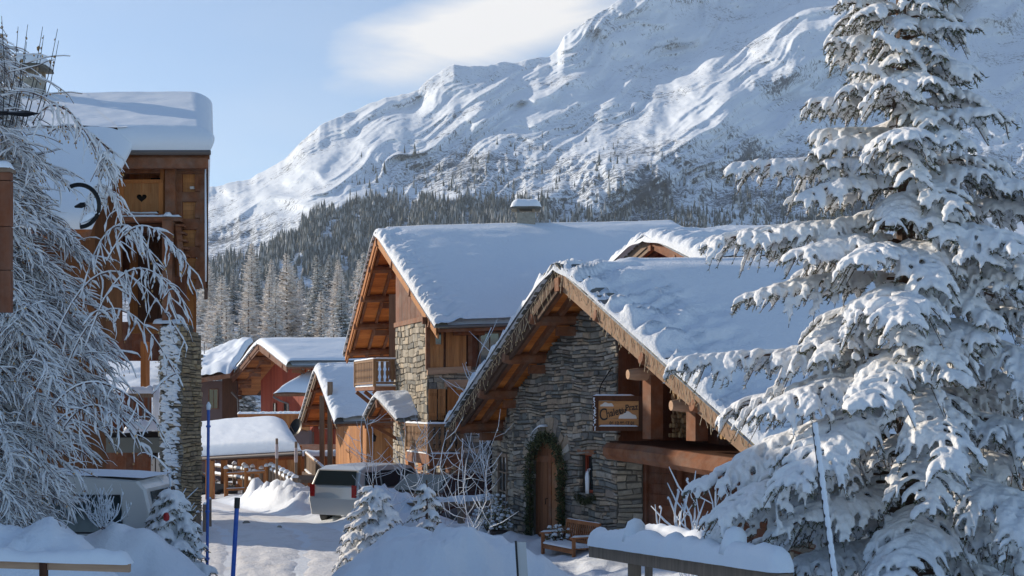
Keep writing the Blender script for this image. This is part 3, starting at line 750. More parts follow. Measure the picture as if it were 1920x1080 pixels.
# small window
window(F1, -.94, -.44, -1.78, -.97, c1, y=-.16, frm=W_REDP, bars=(0, 0)); 
lm = MB(); lm.box(F1, -1.02, -.36, -.10, .03, -1.0, -.90); lm.build('lintel', W_BEAM, c1)
# side face with the lit window (faces left)
pC = F1(-3.83, 0, 0); dC = Vector((-.2, .98, 0)).normalized(); fC0 = Fr(pC, (-dC.x, -dC.y)); 
sgn = 1 if (fC0(0, 1, 0)-fC0(0, 0, 0)).x < 0 else -1
FC = (lambda x, y, z: fC0(x, y, z)) if sgn > 0 else (lambda x, y, z: Fr(pC, (dC.x, dC.y))(-x, y, z))
st, mo_ = stone_wall(FC, -2.6, 0.0, -3.4, lambda x: -.05-.0*x if x > -1.0 else -.35, [(-1.75, -.65, -2.45, -1.12)], seed=8)
wC = st.build('stone_wall', STONEW, c1); mo_.build('mortar', MORT, wC)
window(FC, -1.75, -.65, -2.45, -1.12, c1, y=.0, frm=W_GREY, bars=(1, 2), fw=.08)
# pier right of the corner, facing the road
pB = F1(.44, 0, 0); dB = Vector((.975, -.22, 0)).normalized(); FB0 = Fr(pB, (dB.x, dB.y))
sg = 1 if (FB0(0, 1, 0)-FB0(0, 0, 0)).y < 0 else -1
FB = (lambda x, y, z: FB0(x, y*sg, z))
st, mo_ = stone_wall(FB, .0, .50, -3.4, lambda x: -.95, (), seed=12, sh=(.08, .17)); wB = st.build('stone_wall', STONEW, c1); mo_.build('mortar', MORT, wB)
# timber wall of the ground floor right of the pier
pW = FB(.5, -.1, 0); gd = Vector((.55, -.835, 0)).normalized(); FW0 = Fr(pW, (gd.x, gd.y)); sg2 = 1 if (FW0(0, 1, 0)-FW0(0, 0, 0)).x < 0 else -1
FW = lambda x, y, z: FW0(x, y*sg2, z)
m = MB(); planks(m, FW, 0, 4.6, -3.3, -1.0, w=.2, seed=3, horiz=True, y0=-.06, th=.05); m.build('board_wall', W_RED, c1)
for x in (.02, 1.05, 2.25, 3.5, 4.5):
    m = MB(); m.box(FW, x, x+.13, -.03, .05, -3.3, -.98); m.build('post', W_RED, c1)
st, mo_ = stone_wall(FW, 3.65, 4.6, -3.3, lambda x: -1.4, (), seed=22); wD = st.build('stone_wall', STONEW, c1); mo_.build('mortar', MORT, wD)
# great beam under the loft
b0, b1 = P(1143, 845, 24.6), P(1418, 884, 20.7)
m = MB(); m.tube([b0, b0.lerp(b1, .3)+Vector((0, 0, .02)), b0.lerp(b1, .7), b1], [.17, .185, .19, .19], 8, roll=.39); m.build('tie_beam', W_BEAM, c1)
m = MB(); m.prism([b0+Vector((0, 0, .12)), b1+Vector((0, 0, .12)), b1+Vector((1.6, .6, .12)), b0+Vector((1.5, .6, .12))], Vector((0, 0, .06))); m.build('loft_floor', W_DK, c1)
# loft: posts, back boards
for px, Yp, w_ in ((1224, 23.6, .27), (1307, 22.4, .27)):
    q = P(px, 835, Yp); q.z = -.62; zt = {1224: .55, 1307: -.02}[px]
    m = MB(); m.beam(q, Vector((q.x, q.y, zt)), w_, w_, up=Vector((.47, -.88, 0))); m.build('loft_post', W_BEAM, c1)
    m = MB(); m.tube([Vector((q.x, q.y, zt+.03))-V1*.5, Vector((q.x, q.y, zt+.03))-V1*.3, Vector((q.x, q.y, zt+.0))+V1*.8], [.09, .12, .13], 10); m.build('log_plate', W_LINT, c1)
fL0 = Fr(Vector((O1.x, O1.y, 0))+V1*1.5, (-g1.x, -g1.y)); 
m = MB(); planks(m, fL0, .3, 5.2, -.8, lambda x: top1(-x), w=.17, seed=9); m.build('loft_wall', W_RED, c1)
m = MB(); planks(m, Fr(F1(.46, -.02, 0), (V1.x, V1.y)), 0, 1.5, -.8, lambda x: 2.2, w=.17, seed=10); m.build('loft_wall', W_RED, c1)
# body of the house behind (so that other sides stand up)
m = MB()
e0 = F1(.5, -.35, 0); e1 = F1(-3.8, -.35, 0)
for q0, q1, zt in ((e1, e1+V1*11, -.3),): 
    m.beam(Vector((q0.x, q0.y, -1.8)), Vector((q1.x, q1.y, -1.8)), .3, 3.0)
e2 = FW(4.6, -.2, 0); q1 = e2+V1*9; m.beam(Vector((e2.x, e2.y, -2.2)), Vector((q1.x, q1.y, -2.2)), .3, 2.4)
m.build('side_wall', STONE, c1)

def fairy(a, b, seed, n, lab, v=V1):
    m = MB(); r = random.Random(seed); root = thing('light_string', lab, 'string lights', a)
    base = [a.lerp(b, i/n)-v*.02+Vector((0, 0, -.05)) for i in range(n+1)]
    m.tube(base, .006, 4)
    pb = MB()
    for i in range(n):
        p = base[i]; ln = r.choice([.12, .2, .3, .38]); q = p+Vector((r.uniform(-.05, .05), -.02, -ln*.5)); e = p+Vector((r.uniform(-.08, .08), -.03, -ln))
        m.tube([p, q, e], .005, 4)
        for c in (q, e): pb.tube([c+Vector((0, 0, .014)), c, c-Vector((0, 0, .02))], [.004, .009, .003], 5)
    m.build('cable', plain_m('cable_pale'+str(seed), (.55, .45, .32), .5), root); pb.build('bulbs', plain_m('bulb_amber'+str(seed), (.75, .58, .32), .3), root)
fairy(A1, R1, 1, 70, 'icicle fairy lights hung along the sunlit right bargeboard of the nearest chalet')
fairy(A1, L1, 2, 66, 'icicle fairy lights hung along the dark left bargeboard of the nearest chalet')
# log store in the loft
r = random.Random(8)
for (x0, x1, zt, lab) in ((1.72, 2.35, .38, 'tall stack of firewood logs left of the second loft post of the nearest chalet'), (3.3, 4.0, -.28, 'low stack of firewood logs at the right end of the nearest chalet loft')):
    t = thing('log_pile', lab, 'firewood', F1(x0, -.3, -.6)); m = MB(); z = -.60; row = 0
    while z < zt:
        x = x0+(.05 if row % 2 else 0)
        while x < x1:
            rr = r.uniform(.035, .06); c0 = F1(x, -.35+r.uniform(-.05, .02), z+rr); c1_ = c0+V1*.4
            m.tube([c0, c1_], rr, 8); x += rr*2.05
        z += .088; row += 1
    m.build('logs', W_LOG, t)

# hanging sign
def sign():
    c = P(1160, 775, 24.05); d = Vector((.985, -.17, 0)); fr0 = Fr(c, (d.x, d.y)); s_ = 1 if (fr0(0, 1, 0)-fr0(0, 0, 0)).y < 0 else -1
    fr = lambda x, y, z: fr0(x, y*s_, z+c.z)
    t = thing('chalet_sign', 'snow dusted wooden sign reading Chalet du Praz with a phone number, hanging under the eave', 'sign', c)
    m = MB(); planks(m, fr, -.38, .38, -.24, .24, w=.16, seed=1, horiz=True, y0=-.01, th=.03); bd = m.build('board', wood_m('wood_sign', (.40, .17, .06), (.66, .34, .14), grain=(.2, .2, 1)), t)
    m = MB()
    m.box(fr, -.48, -.38, -.05, .07, -.33, .33); m.box(fr, .38, .48, -.05, .07, -.33, .33); m.box(fr, -.38, .38, -.05, .066, .24, .33); m.box(fr, -.38, .38, -.05, .066, -.33, -.24)
    m.build('frame', W_DK, t)
    m = MB()
    snow_line(m, [fr(-.49, .0, .325), fr(0, 0, .33), fr(.3, 0, .325)], .1, .035, 3); snow_line(m, [fr(-.37, .05, -.245), fr(.37, .05, -.245)], .05, .03, 4, res=.04)
    for i in range(14): m.tube([fr(-.44+random.uniform(-.03, .03), .072, .30-i*.045), fr(-.44+random.uniform(-.03, .03), .072, .26-i*.045)], random.uniform(.008, .022), 6)
    m.build('snow', SNOW, t, smooth=True)
    pw = plain_m('sign_white_paint', (.75, .70, .65), .7)
    m = MB()
    def lump(cx, cz, w_, h_, k):
        pts = []
        for i in range(24):
            a = math.pi*i/23; pts.append(fr(cx-math.cos(a)*w_, .023, cz+math.sin(a)*h_*(1+.18*math.sin(a*k))))
        m.prism(pts, fr(0, .004, 0)-fr(0, 0, 0))
    lump(-.22, .13, .13, .07, 6); lump(.17, -.10, .17, .12, 5); 
    m.build('painted_snow', pw, t)
    ink = plain_m('sign_dark_paint', (.03, .018, .012), .6)
    def text(s, x, z, size, rot=0, sx=1):
        cu = bpy.data.curves.new('lettering', 'FONT'); cu.body = s; cu.size = size; cu.extrude = .002; cu.offset = .0025
        o = bpy.data.objects.new('tmp', cu); C.objects.link(o); bpy.context.view_layer.update()
        me = bpy.data.meshes.new_from_object(o.evaluated_get(bpy.context.evaluated_depsgraph_get())); bpy.data.objects.remove(o)
        cr_, sr = math.cos(rot), math.sin(rot)
        mm = MB(); mm.v = [tuple(fr(x+(v.co.x*cr_-v.co.y*sr)*sx, .027+v.co.z, z+v.co.x*sr+v.co.y*cr_)) for v in me.vertices]; mm.f = [tuple(p.vertices) for p in me.polygons]
        mm.build('lettering', ink, bd)
    text('C', -.36, -.14, .32, .10, .72); text('halet', -.225, -.08, .19, .20, .78); text('du', .035, -.01, .15, .18, .75); text('Praz', .13, .045, .165, .10, .82)
    text('06 12 89 67 01', -.17, -.215, .088, .0, .88)
    m = MB()
    hk = fr(-.36, 0, .34); m.tube([hk, hk+Vector((0, .05, .10)), hk+Vector((.05, .2, .22)), hk+Vector((.28, .5, .55))], .010, 6)
    hk = fr(.40, 0, .34); m.tube([hk, hk+Vector((.02, .1, .45))], .008, 6); m.build('hanger', IRON, t)
sign()
# ================================================================ bench, pots, garland
def bench():
    ctr = F1(-.35, .62, 0); gzv = gz(ctr.x, ctr.y); zb = -3.20
    t = thing('garden_bench', 'reddish slatted wooden garden bench with snow on its seat against the stone wall', 'bench', (ctr.x, ctr.y, zb))
    fr = lambda x, y, z: F1(-.35+x, .62+y, zb+z)
    WB = wood_m('wood_teak', (.20, .075, .03), (.48, .21, .09), grain=(.4, .4, .4))
    L2 = .63
    for x in (-L2, L2-.05):
        m = MB(); m.box(fr, x, x+.05, .22, .28, 0, .62); m.build('leg', WB, t)
        m = MB(); m.hexa([fr(x, -.27, 0), fr(x+.05, -.27, 0), fr(x+.05, -.21, 0), fr(x, -.21, 0), fr(x, -.36, .90), fr(x+.05, -.36, .90), fr(x+.05, -.31, .90), fr(x, -.31, .90)]); m.build('leg', WB, t)
        m = MB(); m.box(fr, x-.01, x+.06, -.30, .32, .62, .655); m.build('armrest', WB, t)
        m = MB(); m.box(fr, x+.01, x+.04, -.2, .22, .12, .16); m.build('stretcher', WB, t)
    m = MB()
    for k in range(5): y = -.22+k*.1; m.box(fr, -L2, L2, y, y+.08, .41, .435)
    m.box(fr, -L2+.05, L2-.05, .24, .262, .33, .405); m.build('seat', WB, t)
    m = MB(); n = 15
    m.box(fr, -L2+.05, L2-.05, -.345, -.305, .83, .90); m.box(fr, -L2+.05, L2-.05, -.30, -.26, .47, .52)
    for i in range(n):
        x = -L2+.09+(2*L2-.18)*i/(n-1); m.hexa([fr(x-.015, -.29, .52), fr(x+.015, -.29, .52), fr(x+.015, -.27, .52), fr(x-.015, -.27, .52), fr(x-.015, -.335, .83), fr(x+.015, -.335, .83), fr(x+.015, -.315, .83), fr(x-.015, -.315, .83)])
    m.build('backrest', WB, t)
    m = MB()
    for k in range(5): snow_line(m, [fr(-L2+.02, -.18+k*.1, .43), fr(L2-.02, -.18+k*.1, .43)], .13, .05, k)
    for x in (-L2+.025, L2-.025): snow_line(m, [fr(x, -.28, .653), fr(x, .30, .653)], .08, .035, 5)
    snow_line(m, [fr(-L2, -.33, .90), fr(L2, -.33, .90)], .03, .012, 2)
    m.build('snow', SNOW, t, smooth=True)
bench()
def leafy(name, label, cat, base, r0, h, n, mat_, snow_n, seed, pot=None, stems=9, leaf=.06):
    r = random.Random(seed); t = thing(name, label, cat, base)
    lf = MB(); sm_ = MB(); sn = MB()
    for i in range(stems):
        a = r.uniform(0, 6.28); e = base+Vector((math.cos(a)*r0*.7, math.sin(a)*r0*.7, h*r.uniform(.6, 1))); sm_.tube([base, base.lerp(e, .5)+Vector((0, 0, .05)), e], [.012, .008, .004], 5)
    for i in range(n):
        a = r.uniform(0, 6.28); q = r.random()**.5*r0; z = h*(.15+.85*r.random())*(1-.35*(q/r0)**2)
        c = base+Vector((math.cos(a)*q, math.sin(a)*q, z)); d = Vector((r.uniform(-1, 1), r.uniform(-1, 1), r.uniform(-.6, .8))).normalized()*leaf*r.uniform(.7, 1.3); s = d.cross(Vector((r.uniform(-1, 1), r.uniform(-1, 1), r.uniform(-1, 1)))).normalized()*leaf*.25
        lf.poly([c, c+d*.5+s, c+d, c+d*.5-s])
        if i % max(1, n//snow_n) == 0: rr = r.uniform(.02, .05); sn.tube([c+Vector((-rr, 0, .0)), c+Vector((-rr*.5, 0, rr*.4)), c+Vector((rr*.5, 0, rr*.4)), c+Vector((rr, 0, 0))], [rr*.3, rr, rr, rr*.3], 7, squash=.7)
    sm_.build('stems', TWIG, t); lf.build('leaves', mat_, t); sn.build('snow', SNOW, t, smooth=True)
    if pot:
        m = MB(); m.lathe(base-Vector((0, 0, pot[1])), [(0, 0), (pot[0]*.75, 0), (pot[0], pot[1]), (pot[0]*.88, pot[1]), (pot[0]*.8, pot[1]*.85), (0, pot[1]*.85)], 18); m.build('pot', plain_m('pot_dark', (.06, .045, .04), .7, var=.3), t)
    return t
LEAFY = mat('leaves_shrub', lambda t, b: (t.links.new(ramp(t, nd(t, 'ShaderNodeNewGeometry').outputs['Random Per Island'], [(0, (.03, .045, .015)), (.5, (.09, .10, .035)), (1, (.24, .22, .09))]), b.inputs['Base Color']),))
q = F1(-3.5, .55, -2.75); leafy('potted_shrub', 'snowy evergreen shrub in a pot left of the arched door', 'plant', q, .32, .55, 500, LEAFY, 60, 1, (.2, .38))
q = F1(-1.1, .42, -2.85); leafy('potted_shrub', 'snowy round shrub in a pot between the arched door and the bench', 'plant', q, .34, .42, 500, LEAFY, 90, 2, (.19, .28))
q = FC(-.4, .4, -2.9); leafy('creeping_shrub', 'dry frosted shrub growing up the wall under the grey framed window', 'shrub', q, .45, .95, 420, LEAFY, 70, 3)
q = FC(-1.4, .35, -2.95); leafy('creeping_shrub', 'low frosted shrub at the left corner of the nearest chalet', 'shrub', q, .4, .55, 300, LEAFY, 60, 4)
def garland():
    t = thing('door_garland', 'green fir garland hung around the arched door with a little snow on top', 'garland', F1(dcx, .1, -1.3)); m = MB(); r = random.Random(6); sn = MB(); st_ = MB()
    path = []
    for k in range(60):
        f = k/59
        if f < .33: path.append((du0-.02, -2.85+(1.55)*f/.33, .085*min(1, .4+f*2.5)))
        elif f < .72: a = math.pi*(1-(f-.33)/.39); path.append((dcx+math.cos(a)*dr_*.98, -1.3+math.sin(a)*dr_*.98, .125))
        else: path.append((du1+.02, -1.3-(f-.72)/.28*1.15, .08*(1.3-(f-.72)/.28)))
    st_.tube([F1(x, .07, z) for x, z, w_ in path], .02, 5)
    for x, z, w_ in path:
        for i in range(60):
            a = r.uniform(0, 6.28); q = r.random()**.6*w_*r.choice((.7, 1, 1.6)); c = F1(x+math.cos(a)*q, .07+r.uniform(-.06, .11), z+math.sin(a)*q-r.uniform(0, .05))
            d = Vector((r.uniform(-1, 1), r.uniform(-1, 1), r.uniform(-1.2, .5))).normalized()*r.uniform(.05, .11); s = d.cross(Vector((r.uniform(-1, 1), r.uniform(-1, 1), r.uniform(-1, 1)))).normalized()*.010
            m.poly([c-s, c+d*.5-s, c+d, c+d*.5+s, c+s])
    st_.build('stem', TWIG, t); m.build('needles', NEEDG, t)
    pts = [F1(dcx+math.cos(a)*dr_*1.02, .10, -1.3+math.sin(a)*dr_*1.1+.10) for a in np.linspace(2.5, 1.5, 8)]; snow_line(sn, pts, .16, .06, 4, res=.04); sn.build('snow', SNOW, t, smooth=True)
garland()
def sprig():
    t = thing('window_sprig', 'fir sprigs with a white frosted branch on the sill of the small red window', 'decoration', F1(-.7, .08, -1.8)); m = MB(); r = random.Random(9); sn = MB()
    for i in range(700):
        a = r.random(); c = F1(-1.0+.68*a, .05+r.uniform(-.04, .12), -1.80-.12*math.sin(a*3.1)+r.uniform(-.07, .05)); d = Vector((r.uniform(-1, 1), r.uniform(-1, .2), r.uniform(-.9, .4))).normalized()*r.uniform(.06, .12); s = d.cross(Vector((0, .3, 1))).normalized()*.008
        m.poly([c-s, c+d, c+s])
    m.build('needles', NEEDG, t)
    for k in range(4): sn.tube([F1(-.62+k*.03, .06, -1.78), F1(-.58+k*.03, .08, -1.6+.05*k), F1(-.60+k*.045, .08, -1.45+.06*k), F1(-.60+k*.06, .07, -1.32+.04*(k % 2))], [.014, .022, .018, .006], 6)
    sn.build('white_branch', SNOW, t, smooth=True)
sprig()
# ================================================================ middle chalet with two balconies
A2, R2, L2 = P(705, 437, 48), P(817, 612, 42), P(647, 664, 55)
vec2 = P(1225, 430, 50.6)-A2; V2 = vec2.normalized(); vec2 = V2*12.0
c2 = thing('balcony_chalet', 'tall stone and timber chalet with two snowy balconies and a smooth snow roof', 'house', (0, 48, -3.9))
gable(c2, A2, R2, L2, vec2, over=1.7, npur=(3, 4), barge_h=.30, purlin_r=.17, barge=(W_OR2, W_OR), snowkw=dict(th=.32, thb=.45, fringe=.22, fr_w=1.3, nS=120, nT=200, eave=.16, seed=6, bulge=.14, eth=1.4), plen=1.9, raft=3, nsl=26)
g2 = Vector((-.334, .942, 0)).normalized(); v2h = Vector((V2.x, V2.y, 0)).normalized()
Q2 = Vector((-2.82, 42.9, 0))
def mkfr(o, d, toward):
    f0 = Fr(o, (d.x, d.y)); s = 1 if (f0(0, 1, 0)-f0(0, 0, 0)).dot(toward) > 0 else -1
    return lambda x, y, z: f0(x, y*s, z)
TOCAM = Vector((0, -1, 0)); TOLEFT = Vector((-1, 0, 0))
def rooftop(fr, A, Rr, L, v, drop):
    """height under the roof at point of frame coordinate u"""
    va = Vector((v.x, v.y, 0)).normalized(); nn = Vector((-va.y, va.x, 0))   # horizontal, across the ridge
    if (L-A).dot(nn) < 0: nn = -nn
    def f(u):
        q = fr(u, 0, 0)-A; c = Vector((q.x, q.y, 0)).dot(nn); E = L if c > 0 else Rr; m = abs(Vector(((E-A).x, (E-A).y, 0)).dot(nn))
        return A.z+v.z/max(1e-6, math.hypot(v.x, v.y))*Vector((q.x, q.y, 0)).dot(va)-(A.z-E.z)/m*abs(c)-drop
    return f
FG = mkfr(Q2, g2, TOLEFT); tG = rooftop(FG, A2, R2, L2, V2, .22)
st, mo_ = stone_wall(FG, 0, 4.3, -4.0, lambda u: min(tG(u), 2.95+.0*u), (), seed=31, sw=(.2, .6), sh=(.14, .30), prot=.04); q = st.build('stone_wall', STONEW, c2); mo_.build('mortar', MORT, q)
m = MB(); planks(m, FG, -.02, 4.3, 2.95, tG, w=.2, seed=3, y0=-.05, th=.06); m.build('gable_boards', W_RED, c2)
m = MB(); m.box(FG, -.05, 4.35, -.02, .07, 2.85, 3.02); m.build('tie_beam', W_BEAM, c2)
Qr = FG(4.3, 0, 0)+v2h*1.5; FGr = mkfr(Qr, g2, TOLEFT); tGr = rooftop(FGr, A2, R2, L2, V2, .22)
m = MB(); planks(m, FGr, -.2, 6.4, 2.0, tGr, w=.2, seed=4, holes=[(1.0, 2.6, 1.0, 3.9)]); m.build('gable_boards', W_OR, c2)
window(FGr, 1.0, 2.6, 2.0, 3.9, c2, bars=(1, 0), frm=W_OR)
st, mo_ = stone_wall(FGr, -.1, 6.4, -4.5, lambda u: 2.0, (), seed=33, sw=(.2, .6), sh=(.14, .30)); q = st.build('stone_wall', STONEW, c2); mo_.build('mortar', MORT, q)
m = MB(); planks(m, mkfr(FG(4.3, 0, 0), v2h, Vector((0, 1, 0))), 0, 1.5, 2.0, 4.9, w=.2, seed=5); m.build('return_boards', W_OR, c2)
st, mo_ = stone_wall(mkfr(FG(4.3, 0, 0), v2h, Vector((-.3, 1, 0))), 0, 1.5, -4, lambda u: 2.0, (), seed=35, sw=(.2, .5), sh=(.14, .30)); q = st.build('stone_wall', STONEW, c2); mo_.build('mortar', MORT, q)
m = MB(); m.beam(FGr(2.9, .9, 0)+Vector((0, 0, 1.0)), FGr(2.9, .9, 0)+Vector((0, 0, 4.3)), .3, .3, up=Vector((1, 0, 0))); m.build('post', W_GREY, c2)
FS = mkfr(Q2, v2h, TOCAM); zS = lambda u: 2.62
st, mo_ = stone_wall(FS, 0, 7.5, -4.0, lambda u: 1.3, [(.0, .62, -.6, .62), (.62, 1.35, -.6, .62), (-.1, .5, -3.6, -1.7)], seed=36, sw=(.2, .55), sh=(.12, .26), prot=.04); q = st.build('stone_wall', STONEW, c2); mo_.build('mortar', MORT, q)
m = MB(); planks(m, FS, 0, 7.5, 1.3, lambda u: 2.9, w=.22, seed=6, y0=-.07); m.build('board_wall', W_RED, c2)
for a, b, z0, z1 in ((.02, .52, 1.25, 2.62), (.60, 1.30, 1.25, 2.62)):
    m = MB(); planks(m, FS, a, b, z0, z1, w=.12, seed=int(a*10), y0=.02, th=.04); m.build('shutter', W_OR2, c2)
window(FS, .20, .48, 2.0, 2.55, c2, y=.08, frm=W_OR2, bars=(0, 0), fw=.04)
window(FS, 1.75, 2.5, 1.35, 2.5, c2, y=.0, frm=W_GREY, bars=(1, 1))
for x in (-.08, 1.36, 2.6): m = MB(); m.box(FS, x, x+.14, -.03, .10, 1.2, 2.95); m.build('post', W_BEAM, c2)
m = MB(); m.hexa([FS(-.03, -.02, 1.02), FS(1.45, -.02, 1.12), FS(1.45, .12, 1.12), FS(-.03, .12, 1.02), FS(-.03, -.02, 1.25), FS(1.45, -.02, 1.32), FS(1.45, .12, 1.32), FS(-.03, .12, 1.25)]); m.build('lintel', W_LINT, c2)
m = MB(); m.box(FS, .55, 1.4, -.02, .10, .62, .86); m.build('lintel', W_LINT, c2)
m = MB(); m.box(FS, -.2, 7.6, -.02, .10, 2.72, 2.95); m.build('wall_plate', W_BEAM, c2)
shutter(FS, .02, .30, -.5, .55, c2); shutter(FS, .33, .60, -.5, .55, c2, seed=3)
window(FS, .66, 1.34, -.6, .62, c2, y=-.05, frm=W_OR, bars=(1, 1))
m = MB(); planks(m, FS, .66, 1.34, -.6, .6, w=.17, seed=8, y0=.0, th=.03); m.build('shutter', W_OR, c2)
# lower wing towards the camera under balcony
Pw = Vector((-1.62, 40.25, 0)); FWf = mkfr(Pw, v2h, TOCAM); FWs = mkfr(Pw, g2, TOLEFT)
st, mo_ = stone_wall(FWf, 0, 5.5, -4.0, lambda u: -.55, (), seed=41, sw=(.2, .5), sh=(.12, .24)); q = st.build('stone_wall', STONE, c2); mo_.build('mortar', MORT, q)
st, mo_ = stone_wall(FWs, .5, 2.9, -4.0, lambda u: -1.72, [(1.0, 2.2, -4, -1.9)], seed=42, sw=(.2, .5), sh=(.12, .24)); q = st.build('stone_wall', STONEW, c2); mo_.build('mortar', MORT, q)
m = MB(); planks(m, FWs, 0, .52, -3.9, -1.72, w=.17, seed=2); planks(m, FWs, 1.0, 2.2, -3.9, -1.9, w=.17, seed=3, y0=-.15); m.build('board_wall', W_RED, c2)
m = MB(); m.prism([FWf(0, .1, -.55), FWf(5.5, .1, -.55), FWf(5.5, -2.9, -.45), FWf(0, -2.9, -.45)], Vector((0, 0, .12))); m.build('wing_roof', W_DK, c2)
m = MB(); snow_line(m, [FWf(.1, -.3, -.43), FWf(5.3, -.3, -.43)], .9, .25, 3, res=.15); m.build('snow', SNOW, c2, smooth=True)
m = MB(); m.tube([FWf(.98, .1, -.6), FWf(.98, .1, -3.9)], .05, 8); m.build('drainpipe', IRON, c2)
cb = Vector((-2.60, 39.95, 0)); balcony(c2, (cb.x, cb.y, 0), (g2.x, g2.y), 2.7, (v2h.x, v2h.y), 1.05, -1.50, .92, 3)
for x, y in ((cb.x+.1, cb.y+.1), (cb.x+.1+g2.x*2.5, cb.y+.1+g2.y*2.5)):
    m = MB(); m.beam(Vector((x, y, -4.0)), Vector((x, y, -1.66)), .2, .2, up=Vector((0, 1, 0))); m.build('post', W_BEAM, c2)
m = MB(); m.beam(Vector((cb.x, cb.y, -1.78)), Vector((cb.x, cb.y, -1.78))+v2h*1.1, .2, .22); m.beam(Vector((cb.x+.1, cb.y, -1.75)), Vector((cb.x+.1, cb.y, -1.75))+g2*2.7, .2, .2); m.build('balcony_beam', W_BEAM, c2)
cu = Vector((-5.03, 46.8, 0)); balcony(c2, (cu.x, cu.y, 0), (g2.x, g2.y), 3.2, (v2h.x, v2h.y), .95, .72, .98, 5)
for k in (.2, 1.6, 3.0):
    a = Vector((cu.x, cu.y, .5))+g2*k; m = MB(); m.beam(a+Vector((0, 0, .02)), a+v2h*.95+Vector((0, 0, -.75)), .12, .14); m.build('brace', W_BEAM, c2)
# porch roof
A2p, R2p, L2p = P(706, 742, 45.2), P(746, 789, 43.9), P(685, 783, 46.6)
gable(c2, A2p, R2p, L2p, V2*1.75+Vector((0, 0, .02)), over=.7, th=.07, barge_h=.13, npur=(1, 1), purlin_r=.07, slate=True, raft=1, plen=.9, nsl=6, fascia=False, snowkw=dict(th=.2, fringe=.10, fr_w=1.2, nS=36, nT=36, eave=.05, ridge_r=.3, back_round=False))
for E in (R2p, L2p):
    a = E+V2*.2+Vector((0, 0, -.25)); m = MB(); m.beam(a, a+V2*1.3+Vector((0, 0, -.8)), .11, .12); m.build('brace', W_BEAM, c2)
m = MB(); a = A2p+V2*1.1+Vector((0, 0, .25)); m.tube([a+Vector((.0, 0, -.25)), a+Vector((.5, -.5, -.30))], .05, 8); m.build('log', W_BEAM, c2)
window(FG, 1.0, 2.2, -2.2, -.9, c2, frm=W_OR, bars=(1, 1)); shutter(FG, .5, 1.0, -2.2, -.9, c2, m_=W_OR); shutter(FG, 2.2, 2.7, -2.2, -.9, c2, m_=W_OR)
m = MB(); m.box(FG, .4, 2.9, 0, .14, -2.5, -2.25); m.build('sill', W_LINT, c2)
m = MB(); planks(m, FG, .6, 2.6, -4, -2.6, w=.18, seed=12, y0=.03); m.build('garage_door', W_RED, c2)
m = MB(); q = FS(7.5, -.1, 0); m.beam(Vector((q.x, q.y, -.5)), Vector((q.x, q.y, -.5))+g2*10, .3, 6.4); q = FGr(6.4, -.1, 0); m.beam(Vector((q.x, q.y, -.9)), Vector((q.x, q.y, -.9))+v2h*9.5, .3, 6.4); m.build('side_wall', STONEW, c2)
# chimney on its ridge
def chimney(parent, c, w, h, sh):
    m = MB(); fr = lambda x, y, z: c+Vector((x, y, z)); m.box(fr, -w*.36, w*.36, -w*.36, w*.36, -.6, h*.55); ch = m.build('chimney', STONEW, parent)
    m = MB()
    for sx in (-1, 1):
        for sy in (-1, 1): m.box(fr, sx*w*.3-.05, sx*w*.3+.05, sy*w*.3-.05, sy*w*.3+.05, h*.55, h*.8)
    m.build('chimney_pillars', STONE, ch)
    m = MB(); m.prism([fr(-w*.55, -w*.5, h*.8), fr(w*.55, -w*.5, h*.8), fr(w*.55, w*.5, h*.8), fr(-w*.55, w*.5, h*.8)], Vector((0, 0, .07))); m.build('cap', SLATE, ch)
    m = MB(); snow_line(m, [fr(-w*.6, 0, h*.8+.07), fr(w*.6, 0, h*.8+.07)], w*1.1, sh, 4, res=.06, lump=.15); m.build('snow', SNOW, ch, smooth=True)
chimney(c2, P(986, 418, 49.6), 1.0, .62, .36)

# ================================================================ rear chalet, only its roof shows
A4, R4, L4 = P(1218, 441, 40), P(1340, 505, 36.4), P(1135, 520, 44.5)
V4 = Vector((.965, .262, .045)).normalized(); c4 = thing('rear_chalet', 'rear chalet with billowing snow roof and small red gable between the two big roofs', 'house', (4, 42, -3.9))
gable(c4, A4, R4, L4, V4*19, over=.9, npur=(2, 2), barge=(W_BEAM, W_GREY), snowkw=dict(th=.45, thb=.75, fringe=.16, fr_w=3.2, nS=90, nT=170, amp=.09, seed=9, ridge_r=.9, front=.25), nsl=16)
F4 = mkfr(A4+V4*.8-Vector((0, 0, A4.z)), (L4-A4), TOLEFT); t4 = rooftop(F4, A4, R4, L4, V4, .2)
m = MB(); planks(m, F4, -4.3, 4.8, -3.8, t4, w=.3, seed=5); m.build('gable_boards', W_REDP, c4)
for zz, px in ((0, 0),):
    for sd, E in ((1, R4), (-1, L4)):
        q = E-(E-A4)*.12; m = MB(); m.beam(Vector((q.x, q.y, (q.z-4)/2))+V4*.9, Vector((q.x, q.y, (q.z-4)/2))+V4*18, .3, q.z+3.3); m.build('side_wall', W_RED, c4)

